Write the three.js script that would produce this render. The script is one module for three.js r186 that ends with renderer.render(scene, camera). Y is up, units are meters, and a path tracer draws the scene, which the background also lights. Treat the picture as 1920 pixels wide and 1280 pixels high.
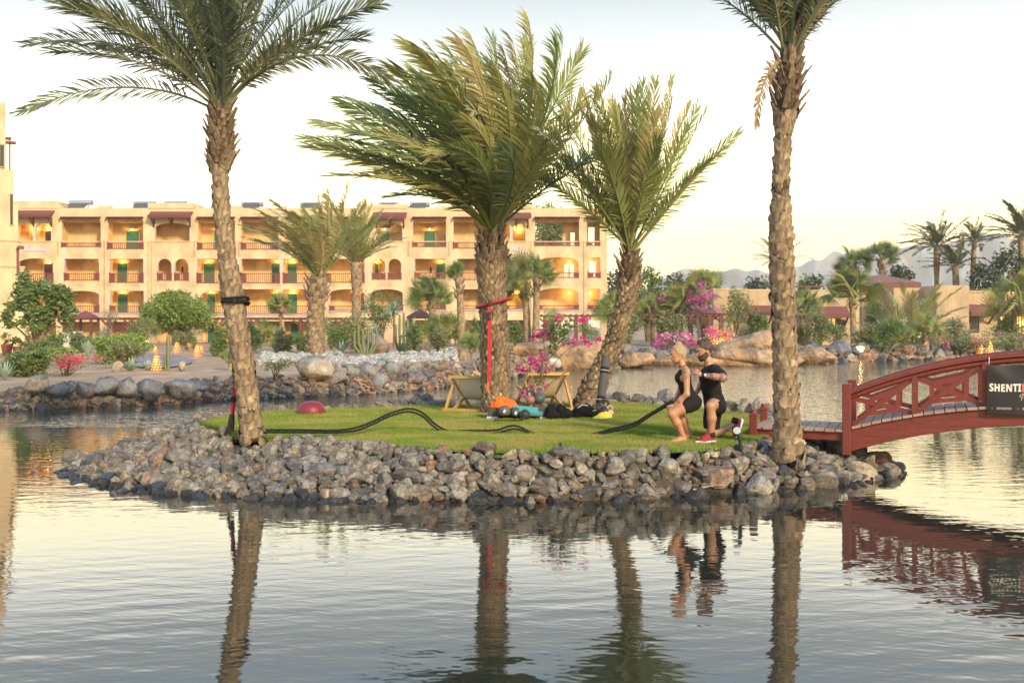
import * as THREE from 'three';
import { RoundedBoxGeometry } from 'three/addons/geometries/RoundedBoxGeometry.js';
import { mergeGeometries, mergeVertices, toCreasedNormals } from 'three/addons/utils/BufferGeometryUtils.js';

// ---------- camera, sky, sun, exposure ----------
const H = 2.05, F = 1900;                       // eye height over the water (m), focal length in photo pixels
const scene = new THREE.Scene();
const camera = new THREE.PerspectiveCamera(2 * Math.atan(640 / F) * 180 / Math.PI, 1.5, 0.1, 20000);
camera.position.set(0, H, 0);
camera.lookAt(0, H, -10);
camera.setViewOffset(1920, 1280, 0, 25, 1920, 1280);   // lens shift: horizon a little above the centre
camera.focus = 14.2; camera.userData.fStop = 2.8;
const renderer = new THREE.WebGLRenderer({ antialias: true });
renderer.toneMapping = THREE.LinearToneMapping;
renderer.toneMappingExposure = 2.04;
renderer.shadowMap.enabled = true;
const clamp = (x, a = 0, b = 1) => Math.min(b, Math.max(a, x));
const lerp = (a, b, t) => a + (b - a) * t;
const smooth = (a, b, x) => { const t = clamp((x - a) / (b - a)); return t * t * (3 - 2 * t); };
{ // evening sky after sunset: pale warm horizon, blue overhead, golden glow low on the right
  const W = 1024, Hh = 512, d = new Float32Array(W * Hh * 4);
  const stops = [[-90, [.14, .12, .09]], [-4, [.18, .15, .11]], [0, [1.5, 1.08, .5]], [5, [1.68, 1.29, .6]], [8, [1.75, 1.47, .8]], [11, [1.65, 1.56, 1.1]], [13, [1.15, 1.16, 1.07]], [16, [.475, .53, .55]], [18, [.37, .435, .48]], [20.5, [.29, .46, .63]], [24, [.23, .5, .86]], [30, [.22, .49, .88]], [45, [.17, .39, .74]], [90, [.12, .28, .54]]];
  for (let j = 0; j < Hh; j++) for (let i = 0; i < W; i++) {
    const e = ((j + .5) / Hh - .5) * 180, a = ((i + .5) / W - .5) * 2 * Math.PI;
    let k = 0; while (k < stops.length - 2 && e > stops[k + 1][0]) k++;
    const sc = 1, t = smooth(0, 1, (e - stops[k][0]) / (stops[k + 1][0] - stops[k][0])) * .5 + clamp((e - stops[k][0]) / (stops[k + 1][0] - stops[k][0])) * .5;
    const c = stops[k][1].map((v, n) => lerp(v, stops[k + 1][1][n], t) * sc);
    const gx = Math.cos(a), gz = Math.sin(a);
    const toward = Math.max(0, gx * .86 + gz * -.5);           // the glow stands to the right
    const g = Math.pow(toward, 5) * Math.exp(-Math.abs(e - 2) / 12) * (e > -2 ? 1 : 0);
    c[0] *= 1 + .2 * g; c[1] *= 1 - .02 * g; c[2] *= 1 - .28 * g;
    d.set([...c, 1], (j * W + i) * 4);
  }
  const t = new THREE.DataTexture(d, W, Hh, THREE.RGBAFormat, THREE.FloatType);
  t.mapping = THREE.EquirectangularReflectionMapping; t.magFilter = THREE.LinearFilter; t.needsUpdate = true;
  scene.background = t; scene.environment = t;
}
const sun = new THREE.DirectionalLight(new THREE.Color(1, .8, .52), 3.2);
sun.position.set(48, 44, 62); sun.target.position.set(0, 0, -16); sun.castShadow = true;
sun.shadow.radius = 15;
Object.assign(sun.shadow.camera, { left: -60, right: 60, top: 60, bottom: -60, near: 1, far: 260 });
scene.add(sun, sun.target);

scene.fog = new THREE.FogExp2(new THREE.Color(1, .93, .82), .00028);   // evening haze, which pales the mountains

// ---------- helpers ----------
const V = (x, y, z) => new THREE.Vector3(x, y, z);
const PX = (px, d) => (px - 960) * d / F, PY = (py, d) => H - (py - 615) * d / F;
const P = (px, py, d) => V(PX(px, d), PY(py, d), -d);
const gd = (py, g = .55) => F * (H - g) / (py - 615);           // distance of a point of the ground seen at row py
function rng(seed) { let a = seed >>> 0; return () => { a = a + 0x6D2B79F5 | 0; let t = Math.imul(a ^ a >>> 15, 1 | a); t = t + Math.imul(t ^ t >>> 7, 61 | t) ^ t; return ((t ^ t >>> 14) >>> 0) / 4294967296; }; }
const names = {};
function numbered(n) { const b = n.replace(/_\d{3}$/, ''); const k = names[b] = (names[b] ?? -1) + 1; return k ? `${b}_${String(k).padStart(3, '0')}` : b; }
function tag(o, label, category, group, kind) { if (label) o.userData.label = label; if (category) o.userData.category = category; if (group) o.userData.group = group; if (kind) o.userData.kind = kind; return o; }
function thing(name, label, category, pos, turn = 0, group) { const o = new THREE.Group(); o.name = numbered(name); if (pos) o.position.set(pos.x ?? pos[0], pos.y ?? pos[1], pos.z ?? pos[2]); o.rotation.y = turn; scene.add(o); return tag(o, label, category, group); }
function part(name, geo, mat, parent) { const m = new THREE.Mesh(geo, mat); m.name = name; m.castShadow = m.receiveShadow = true; if (parent) parent.add(m); else { m.name = numbered(name); scene.add(m); } return m; }
function copyOf(o, label, pos, turn = 0, scale = 1) { const c = o.clone(); c.name = numbered(o.name); c.userData = { ...o.userData }; if (label) c.userData.label = label; if (pos) c.position.copy(pos); c.rotation.y = turn; c.scale.multiplyScalar(scale); scene.add(c); return c; }
function geoOf(pos, uv, idx) { const g = new THREE.BufferGeometry(); g.setAttribute('position', new THREE.Float32BufferAttribute(pos, 3)); g.setAttribute('uv', new THREE.Float32BufferAttribute(uv && uv.length ? uv : new Float32Array(pos.length / 3 * 2), 2)); if (idx) g.setIndex(idx); g.computeVertexNormals(); return g; }
function merge(list) { return mergeGeometries(list.map(g => { const n = g.index ? g.toNonIndexed() : g; for (const k of Object.keys(n.attributes)) if (!['position', 'normal', 'uv'].includes(k)) n.deleteAttribute(k); return n; })); }
function boxUV(g, s = 1) { // uv in metres, by the way a face points
  const p = g.attributes.position, n = g.attributes.normal, uv = new Float32Array(p.count * 2);
  for (let i = 0; i < p.count; i++) { const ax = Math.abs(n.getX(i)), ay = Math.abs(n.getY(i)), az = Math.abs(n.getZ(i)); const x = p.getX(i), y = p.getY(i), z = p.getZ(i); const q = az >= ax && az >= ay ? [x, y] : ax >= ay ? [z, y] : [x, z]; uv[2 * i] = q[0] * s; uv[2 * i + 1] = q[1] * s; }
  g.setAttribute('uv', new THREE.BufferAttribute(uv, 2)); return g;
}
function box(x0, x1, y0, y1, z0, z1) { const g = new THREE.BoxGeometry(Math.abs(x1 - x0), Math.abs(y1 - y0), Math.abs(z1 - z0)); g.translate((x0 + x1) / 2, (y0 + y1) / 2, (z0 + z1) / 2); return boxUV(g); }
function rbox(w, h, d, r, x = 0, y = 0, z = 0, rx = 0, ry = 0, rz = 0) { const g = new RoundedBoxGeometry(w, h, d, 2, r); g.rotateX(rx); g.rotateY(ry); g.rotateZ(rz); g.translate(x, y, z); return g; }
function bar(a, b, w, h, up = V(0, 1, 0)) { // a bar of section w x h from a to b
  const d = b.clone().sub(a), L = d.length(); d.normalize(); const s = V().crossVectors(d, up).normalize(), u = V().crossVectors(s, d);
  const g = new THREE.BoxGeometry(L, h, w); boxUV(g); g.applyMatrix4(new THREE.Matrix4().makeBasis(d, u, s)); g.translate((a.x + b.x) / 2, (a.y + b.y) / 2, (a.z + b.z) / 2); return g;
}
function tube(pts, radii, n = 10, uvs = 1, caps = true) { // tapered tube along points; radii: number or array
  const pos = [], uv = [], idx = []; let s = V(1, 0, 0), len = 0; const m = pts.length;
  for (let i = 0; i < m; i++) {
    const t = pts[Math.min(i + 1, m - 1)].clone().sub(pts[Math.max(i - 1, 0)]).normalize(); if (Math.abs(t.dot(s)) > .97 && i === 0) s = V(0, 0, 1);
    s = s.clone().addScaledVector(t, -s.dot(t)).normalize(); const b = V().crossVectors(t, s), r = typeof radii === 'number' ? radii : radii[Math.min(i, radii.length - 1)];
    if (i) len += pts[i].distanceTo(pts[i - 1]);
    for (let k = 0; k <= n; k++) { const a = k / n * 2 * Math.PI, c = Math.cos(a) * r, d = Math.sin(a) * r; pos.push(pts[i].x + s.x * c + b.x * d, pts[i].y + s.y * c + b.y * d, pts[i].z + s.z * c + b.z * d); uv.push(k / n * 2 * Math.PI * (typeof radii === 'number' ? radii : radii[0]) * uvs, len * uvs); }
  }
  for (let i = 0; i < m - 1; i++) for (let k = 0; k < n; k++) { const a = i * (n + 1) + k, b = a + 1, c = a + n + 1, d = c + 1; idx.push(a, b, c, b, d, c); }
  if (caps) for (const e of [0, m - 1]) { const c = pos.length / 3; pos.push(pts[e].x, pts[e].y, pts[e].z); uv.push(0, 0); for (let k = 0; k < n; k++) { const a = e * (n + 1) + k; e ? idx.push(c, a, a + 1) : idx.push(c, a + 1, a); } }
  return geoOf(pos, uv, idx);
}
const curve = (pts, n) => new THREE.CatmullRomCurve3(pts, false, 'centripetal').getPoints(n);
function sampler(pts) { return x => { let i = 0; while (i < pts.length - 2 && x > pts[i + 1][0]) i++; const [a, b] = [pts[i], pts[i + 1]]; return lerp(a[1], b[1], smooth(0, 1, (x - a[0]) / (b[0] - a[0])) * .4 + clamp((x - a[0]) / (b[0] - a[0])) * .6); }; }

// ---------- noise and textures ----------
const hash = (x, y, s) => { let h = Math.imul(x, 374761393) + Math.imul(y, 668265263) + Math.imul(s, 982451653) | 0; h = Math.imul(h ^ h >>> 13, 1274126177); return ((h ^ h >>> 16) >>> 0) / 4294967296; };
function vnoise(x, y, px, py, s) { const xi = Math.floor(x), yi = Math.floor(y), fx = x - xi, fy = y - yi, u = fx * fx * (3 - 2 * fx), v = fy * fy * (3 - 2 * fy); const m = (a, p) => ((a % p) + p) % p; const x0 = m(xi, px), x1 = m(xi + 1, px), y0 = m(yi, py), y1 = m(yi + 1, py); return lerp(lerp(hash(x0, y0, s), hash(x1, y0, s), u), lerp(hash(x0, y1, s), hash(x1, y1, s), u), v); }
function fbm(u, v, fx, fy, oct, s) { let a = 0, w = .5, t = 0; for (let o = 0; o < oct; o++) { a += w * vnoise(u * fx, v * fy, fx, fy, s + o); t += w; w *= .55; fx *= 2; fy *= 2; } return a / t; }
function tex(n, fn, color = true, m = n) { const d = new Uint8Array(n * m * 4); for (let j = 0; j < m; j++) for (let i = 0; i < n; i++) { const c = fn(i / n, j / m), k = (j * n + i) * 4; const q = typeof c === 'number' ? [c, c, c] : c; d[k] = clamp(q[0]) * 255; d[k + 1] = clamp(q[1]) * 255; d[k + 2] = clamp(q[2]) * 255; d[k + 3] = 255; } const t = new THREE.DataTexture(d, n, m); t.wrapS = t.wrapT = THREE.RepeatWrapping; t.magFilter = THREE.LinearFilter; if (color) t.colorSpace = THREE.SRGBColorSpace; t.needsUpdate = true; return t; }
const rep = (t, s, q = s) => { const c = t.clone(); c.repeat.set(s, q); c.needsUpdate = true; return c; };
const plasterT = tex(512, (u, v) => (.74 + .26 * fbm(u, v, 3, 3, 5, 1)) * (1 - .05 * smooth(.55, .8, fbm(u, v, 26, 3, 3, 17))) + .05 * (fbm(u, v, 64, 64, 2, 9) - .5));
const rockT = tex(512, (u, v) => { const a = fbm(u, v, 5, 5, 6, 21), b = fbm(u, v, 22, 22, 3, 31), sp = hash(u * 512 | 0, v * 512 | 0, 5) > .96 ? .16 : 0; const g = .73 + .5 * (a - .5) * 1.3 + .18 * (b - .5) + sp * .6; const w = fbm(u, v, 3, 3, 3, 55) - .5; return [g + w * .12, g, g - w * .14]; });
const rockB = tex(256, (u, v) => fbm(u, v, 8, 8, 5, 41), false);
const barkT = tex(512, (u, v) => { const f = fbm(u + .05 * fbm(u, v, 6, 6, 2, 3), v, 36, 8, 3, 61), p = fbm(u, v, 6, 6, 4, 71); const g = .68 + .5 * (f - .45) + .6 * (p - .5); return [g, g * (.97 - .06 * p), g * (.93 - .14 * p)]; });
const barkB = tex(256, (u, v) => fbm(u, v, 48, 6, 3, 62) * .7 + .3 * fbm(u, v, 8, 8, 3, 63), false);
const sandT = tex(512, (u, v) => { const a = fbm(u, v, 6, 6, 5, 81), b = fbm(u, v, 90, 90, 2, 82), g = .74 + .28 * (a - .5) + .16 * (b - .5); return [g, g * .99, g * .97]; });
const woodT = tex(512, (u, v) => { const g = .78 + .3 * (fbm(u, v + .02 * fbm(u, v, 3, 3, 2, 8), 4, 60, 4, 91) - .5) + .1 * (fbm(u, v, 60, 60, 2, 92) - .5); return [g, g * .98, g * .96]; });
const clothB = tex(128, (u, v) => .5 + .25 * Math.sin(u * 2 * Math.PI * 32) + .25 * Math.sin(v * 2 * Math.PI * 32), false);
function mat(c, o = {}) { const { color, ...rest } = o; const m = new (o.transmission || o.sheen || o.clearcoat || o.ior || o.specularIntensity !== undefined ? THREE.MeshPhysicalMaterial : THREE.MeshStandardMaterial)({ roughness: .85, ...rest }); if (Array.isArray(c)) m.color.setRGB(...c); else m.color.set(c); return m; }

// ---------- the setting: lake, shore, island ----------
const shoreD = sampler([[-400, 18], [-60, 19], [-20, 23], [-14, 24.4], [-12.7, 25.1], [-10.6, 26.4], [-7.75, 28.9], [-5.2, 30.7], [-1.9, 35.4], [-.6, 39], [1, 45.8], [2.8, 52], [5.6, 56], [10.4, 58], [16.8, 60], [25, 65], [30, 67], [36, 70], [70, 74], [400, 90]]);
const groundH = (x, z) => { const t = -z - shoreD(x) - .35 * (vnoise(x * .5, z * .2, 999, 999, 4) - .5); const bump = (vnoise(x * .35 + 50, z * .35 + 50, 999, 999, 7) - .5) * .12 * smooth(1, 6, t); return (t < 0 ? Math.max(-.8, t * .6) : .55 * smooth(-.3, 1.7, t) - .55 * smooth(-.3, 1.7, 0)) + .03 * smooth(0, 1, t) + bump; };
const sandM = mat([.64, .42, .25], { map: rep(sandT, .3), bumpMap: rep(rockB, .9), bumpScale: .02, roughness: .95 });
{
  const xs = [], ts = []; for (let i = -120; i <= 120; i++) { const s = i / 120; xs.push(Math.sign(s) * (Math.abs(s) * 40 + Math.pow(Math.abs(s), 5) * 2600)); }
  for (let j = 0; j <= 110; j++) { const s = j / 110; ts.push(-1.6 + s * 24 + Math.pow(s, 4) * 500 + Math.pow(s, 14) * 3400); }
  const pos = [], uv = [], idx = [], n = ts.length;
  for (const x of xs) for (const t of ts) { const z = -(shoreD(x) + t); pos.push(x, groundH(x, z), z); uv.push(x, z); }
  for (let i = 0; i < xs.length - 1; i++) for (let j = 0; j < n - 1; j++) { const a = i * n + j; idx.push(a, a + n, a + 1, a + n, a + n + 1, a + 1); }
  tag(part('ground', geoOf(pos, uv, idx), sandM), 'sandy ground of the garden between the lake and the hotel', null, null, 'structure');
}
{ // lake surface with wind ripples
  const T = 6, N = 1024, R = rng(5), waves = [];
  for (let i = 0; i < 74; i++) { const wl = .055 * Math.pow(11, Math.pow(R(), 1.6)), a = Math.PI / 2 + (R() + R() + R() - 1.5) * .8, k = T / wl; const kx = Math.round(Math.cos(a) * k), ky = Math.round(Math.sin(a) * k) || 1; waves.push([kx, ky, R() * 6.28, Math.pow(wl, .95)]); }
  const h = new Float32Array(N * N); let lo = 9, hi = -9;
  const S = new Float32Array(4096); for (let i = 0; i < 4096; i++) S[i] = Math.sin(i / 4096 * 2 * Math.PI);
  for (let j = 0; j < N; j++) for (let i = 0; i < N; i++) { let y = 0; for (const w of waves) y += w[3] * S[((w[0] * i + w[1] * j) / N * 4096 + w[2] * 652 & 4095)]; y *= .55 + .9 * vnoise(i / N * 5, j / N * 5, 5, 5, 77); h[j * N + i] = y; lo = Math.min(lo, y); hi = Math.max(hi, y); }
  const d = new Float32Array(N * N * 4); for (let i = 0; i < N * N; i++) { const g = (h[i] - lo) / (hi - lo); d.set([g, g, g, 1], i * 4); }
  const t = new THREE.DataTexture(d, N, N, THREE.RGBAFormat, THREE.FloatType); t.wrapS = t.wrapT = THREE.RepeatWrapping; t.magFilter = THREE.LinearFilter; t.repeat.set(1 / T, 1 / T); t.needsUpdate = true;
  const sheet = (x0, x1, z0, z1, amp, label) => { const g = new THREE.PlaneGeometry(x1 - x0, z0 - z1); g.rotateX(-Math.PI / 2); g.translate((x0 + x1) / 2, 0, (z0 + z1) / 2); boxUV(g); tag(part('lake', g, mat([.022, .024, .017], { roughness: .03, ior: 2.1, bumpMap: t, bumpScale: amp })), label, null, null, 'structure'); };
  sheet(-180, 180, 50, -21, .0029, 'calm rippled water of the lake before the island'); sheet(-180, 180, -21, -140, .021, 'wind-ruffled water of the lake beyond the island');
}
const IC = [0, -16.6];
function polar(list) { // outline (x, depth) as radius by angle round the island's middle
  const a = list.map(([x, d]) => { const dx = x - IC[0], dz = -d - IC[1]; return [Math.atan2(dz, dx), Math.hypot(dx, dz)]; }).sort((p, q) => p[0] - q[0]);
  const n = a.length, ext = [[a[n - 1][0] - 2 * Math.PI, a[n - 1][1]], ...a, [a[0][0] + 2 * Math.PI, a[0][1]]];
  return th => { th = Math.atan2(Math.sin(th), Math.cos(th)); let i = 0; while (i < ext.length - 2 && th > ext[i + 1][0]) i++; const p0 = ext[Math.max(0, i - 1)], p1 = ext[i], p2 = ext[i + 1], p3 = ext[Math.min(ext.length - 1, i + 2)], t = clamp((th - p1[0]) / (p2[0] - p1[0])); const m1 = (p2[1] - p0[1]) * .4, m2 = (p3[1] - p1[1]) * .4; const t2 = t * t, t3 = t2 * t; return (2 * t3 - 3 * t2 + 1) * p1[1] + (t3 - 2 * t2 + t) * m1 + (-2 * t3 + 3 * t2) * p2[1] + (t3 - t2) * m2; };
}
const waterR = polar([[-6.6, 15.2], [-6.2, 14.2], [-5.4, 13.3], [-4.4, 12.6], [-2.9, 12.15], [-1, 11.98], [.9, 12.0], [2.0, 12.3], [3.0, 12.65], [3.6, 12.85], [4.5, 13.35], [5.1, 13.8], [5.5, 14.4], [5.6, 15.4], [5.5, 16.8], [5.0, 18.5], [4.0, 20.2], [2.2, 22], [.3, 22], [-3, 20.8], [-5.2, 19.2], [-6.3, 17.2]]);
const lawnR = polar([[-5.1, 16.2], [-4.75, 15.2], [-4.1, 14.4], [-2.95, 13.9], [-1.8, 13.3], [-.73, 12.75], [.26, 12.55], [1.25, 12.55], [2.2, 12.7], [3.1, 13.4], [3.67, 14.4], [4.2, 16.1], [4.2, 18.2], [3.5, 19.6], [2.1, 20.9], [.43, 20.6], [-1.17, 20.3], [-3.24, 19.25], [-4.67, 18.5], [-5.1, 17.4]]);
const islandH = (x, z) => { const dx = x - IC[0], dz = z - IC[1], th = Math.atan2(dz, dx), r = Math.hypot(dx, dz), a = lawnR(th), b = waterR(th); const top = .5 + .03 * (1 - Math.min(1, (r / a) ** 2)) + (vnoise(x * .8 + 20, z * .8 + 40, 999, 999, 3) - .5) * .03; if (r < a) return top; const t = (r - a) / (b - a); return lerp(top - .04, -.05, t) - .25 * Math.max(0, t - 1) * 3; };
const islandHit = (px, py, up = 0) => { for (let d = 11; d < 20; d += .02) if (PY(py, d) <= Math.max(islandH(PX(px, d), -d), -.04) + up) return d; return 20; };   // where a row of the picture meets the island
const lawnT = tex(512, (u, v) => { const a = fbm(u, v, 7, 7, 4, 101), b = fbm(u, v, 60, 60, 3, 102), dry = smooth(.5, .74, fbm(u, v, 5, 9, 4, 104)); const g = .75 + .5 * (b - .5) + .25 * (a - .5); return [g * lerp(.6, .8, dry), g * lerp(.7, .74, dry), g * lerp(.22, .38, dry)]; });
const lawnM = mat([.5, .5, .5], { map: rep(lawnT, .22), bumpMap: rep(rockB, 2), bumpScale: .02, roughness: .95 });
const soilM = mat([.13, .1, .075], { map: rep(sandT, .5), bumpMap: rep(rockB, 1.5), bumpScale: .04, roughness: 1 });
{
  const A = 160, lawn = { pos: [], uv: [], idx: [] }, bank = { pos: [], uv: [], idx: [] };
  const fill = (o, f0, f1, rows) => { for (let j = 0; j <= rows; j++) for (let i = 0; i <= A; i++) { const th = i / A * 2 * Math.PI, r = lerp(f0(th), f1(th), j / rows), x = IC[0] + Math.cos(th) * r, z = IC[1] + Math.sin(th) * r; o.pos.push(x, islandH(x, z), z); o.uv.push(x, z); } for (let j = 0; j < rows; j++) for (let i = 0; i < A; i++) { const a = j * (A + 1) + i; o.idx.push(a, a + 1, a + A + 1, a + 1, a + A + 2, a + A + 1); } };
  fill(lawn, () => 0.001, th => lawnR(th) - .002, 26); fill(bank, th => lawnR(th) - .06, th => waterR(th) + 1.2, 16);
  for (let i = 1; i < bank.pos.length; i += 3) if (i < 3 * (A + 1)) bank.pos[i] -= .08;
  tag(part('island_lawn', geoOf(lawn.pos, lawn.uv, lawn.idx), lawnM), 'mown green lawn on top of the small island', null, null, 'structure');
  tag(part('island_bank', geoOf(bank.pos, bank.uv, bank.idx), soilM), 'earth bank of the island under its stones', null, null, 'structure');
}
{ // mown grass: short blades
  const R = rng(11), pos = []; for (let k = 0; k < 7; k++) { const a = R() * 6.28, x = (R() - .5) * .05, z = (R() - .5) * .05, h = .022 + R() * .02, l = .02 * (R() - .5), w = .0028; pos.push(x - Math.cos(a) * w, 0, z - Math.sin(a) * w, x + Math.cos(a) * w, 0, z + Math.sin(a) * w, x + l, h, z + .02 * (R() - .5)); }
  const N = 90000, im = new THREE.InstancedMesh(geoOf(pos), mat([.5, .5, .5], { roughness: .9, side: THREE.DoubleSide }), N), M = new THREE.Matrix4(), q = new THREE.Quaternion(), c = new THREE.Color(); let n = 0;
  while (n < N) {
    const th = R() * 6.283, far = Math.sin(th) < 0; const r = Math.sqrt(R()) * (lawnR(th) + .03), x = IC[0] + Math.cos(th) * r, z = IC[1] + Math.sin(th) * r; if (far && R() < .45) continue;
    const edge = r > lawnR(th) - .12 ? 1.35 : 1; q.setFromAxisAngle(V(0, 1, 0), R() * 6.28); M.compose(V(x, islandH(x, z) - .002, z), q, V(1, edge * (.7 + .7 * R()), 1)); im.setMatrixAt(n, M);
    const dry = smooth(.4, .64, vnoise(x * 1.3 + 9, z * 2.6 + 90, 999, 999, 6) * .6 + .4 * vnoise(x * 5 + 9, z * 9 + 190, 999, 999, 8)), v = .7 + .6 * R(); c.setRGB(lerp(.31, .54, dry) * v, lerp(.45, .5, dry) * v, lerp(.05, .13, dry) * v); im.setColorAt(n++, c);
  }
  im.name = 'lawn_grass'; im.castShadow = im.receiveShadow = true; scene.add(im); tag(im, 'short mown grass blades covering the island lawn', 'grass', null, 'stuff');
}
// ---------- stones ----------
function stoneGeo(seed, detail, planes = 13, rough = .05, crease = 0) { // convex, chipped and rounded
  const R = rng(seed), g = mergeVertices(new THREE.IcosahedronGeometry(1, detail).deleteAttribute('uv').deleteAttribute('normal')), p = g.attributes.position, pl = [];
  for (let i = 0; i < planes; i++) { const z = R() * 2 - 1, a = R() * 6.283, s = Math.sqrt(1 - z * z); pl.push([s * Math.cos(a), s * Math.sin(a), z, (crease ? .44 : .5) + .46 * R()]); }
  const v = V(); for (let i = 0; i < p.count; i++) { v.fromBufferAttribute(p, i).normalize(); let acc = Math.pow(1 / 1.1, 60); for (const q of pl) { const d = v.x * q[0] + v.y * q[1] + v.z * q[2]; if (d > .05) acc += Math.pow(d / q[3], 60); } let r = Math.pow(acc, -1 / 60); r *= 1 + rough * (vnoise(v.x * 3 + 9, v.y * 3 + v.z * 4 + 9, 999, 999, seed) - .5) * 2; p.setXYZ(i, v.x * r, v.y * r, v.z * r); }
  g.computeVertexNormals(); boxUV(g, .8); return crease ? toCreasedNormals(g, crease) : g;
}
const stoneG = []; for (let i = 0; i < 34; i++) stoneG.push(stoneGeo(100 + i, 3, 9 + i % 5, .03, .42));
const stoneG2 = []; for (let i = 0; i < 14; i++) stoneG2.push(stoneGeo(300 + i, 2, 10, .04, .42));
const stoneC = [[.2, .19, .18], [.27, .25, .225], [.36, .33, .28], [.15, .14, .135], [.29, .2, .15], [.3, .26, .2], [.44, .37, .27], [.235, .21, .205], [.34, .3, .265], [.22, .17, .14], [.36, .2, .13], [.2, .2, .17], [.5, .44, .35]];
const stoneM = stoneC.map((c, i) => mat([c[0] * 1.22, c[1] * 1.17, c[2] * 1.08], { map: rep(rockT, .7 + i % 3 * .2), bumpMap: rep(rockB, 1.5), bumpScale: .014, roughness: .88 }));
const wetM = [[.05, .048, .045], [.075, .06, .05], [.06, .06, .055]].map(c => mat(c, { map: rockT, bumpMap: rep(rockB, 1.5), bumpScale: .02, roughness: .4 }));
const pickStone = R => { const r = R(); return r < .68 ? [0, 1, 2, 3, 7, 8, 11, 5, 1, 2, 7][R() * 11 | 0] : r < .93 ? [4, 5, 9, 5, 6, 8][R() * 6 | 0] : [6, 12, 10, 2][R() * 4 | 0]; };
function stonePile(parent, list, limit, R) { // list of {x,y,z,s}: the largest in the picture become parts, the rest one mass
  list.sort((a, b) => b.s / -b.z - a.s / -a.z); const rest = {}; const M = new THREE.Matrix4(), q = new THREE.Quaternion(), e = new THREE.Euler();
  list.forEach((o, i) => {
    e.set((R() - .5) * 1.1, R() * 6.28, (R() - .5) * 1.1); q.setFromEuler(e); const sc = V(o.s * (.85 + .45 * R()), o.s * (.6 + .3 * R()), o.s * (.75 + .3 * R())).multiplyScalar(.58); M.compose(V(o.x, o.y, o.z), q, sc);
    const m = o.y + .1 * sc.y < .03 ? wetM[R() * 3 | 0] : o.m !== undefined ? stoneM[o.m] : stoneM[pickStone(R)];
    if (i < limit) { const k = part('stone', stoneG[R() * stoneG.length | 0], m, parent); M.decompose(k.position, k.quaternion, k.scale); }
    else { const g = stoneG2[R() * stoneG2.length | 0].clone().applyMatrix4(M); (rest[m.uuid] ??= { m, l: [] }).l.push(g); }
  });
  const ms = Object.values(rest); if (ms.length) { const gs = ms.map(o => merge(o.l)); const g = mergeGeometries(gs, true); const k = new THREE.Mesh(g, ms.map(o => o.m)); k.name = 'small_stones'; k.userData.kind = 'stuff'; k.castShadow = k.receiveShadow = true; parent.add(k); }
}
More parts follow.
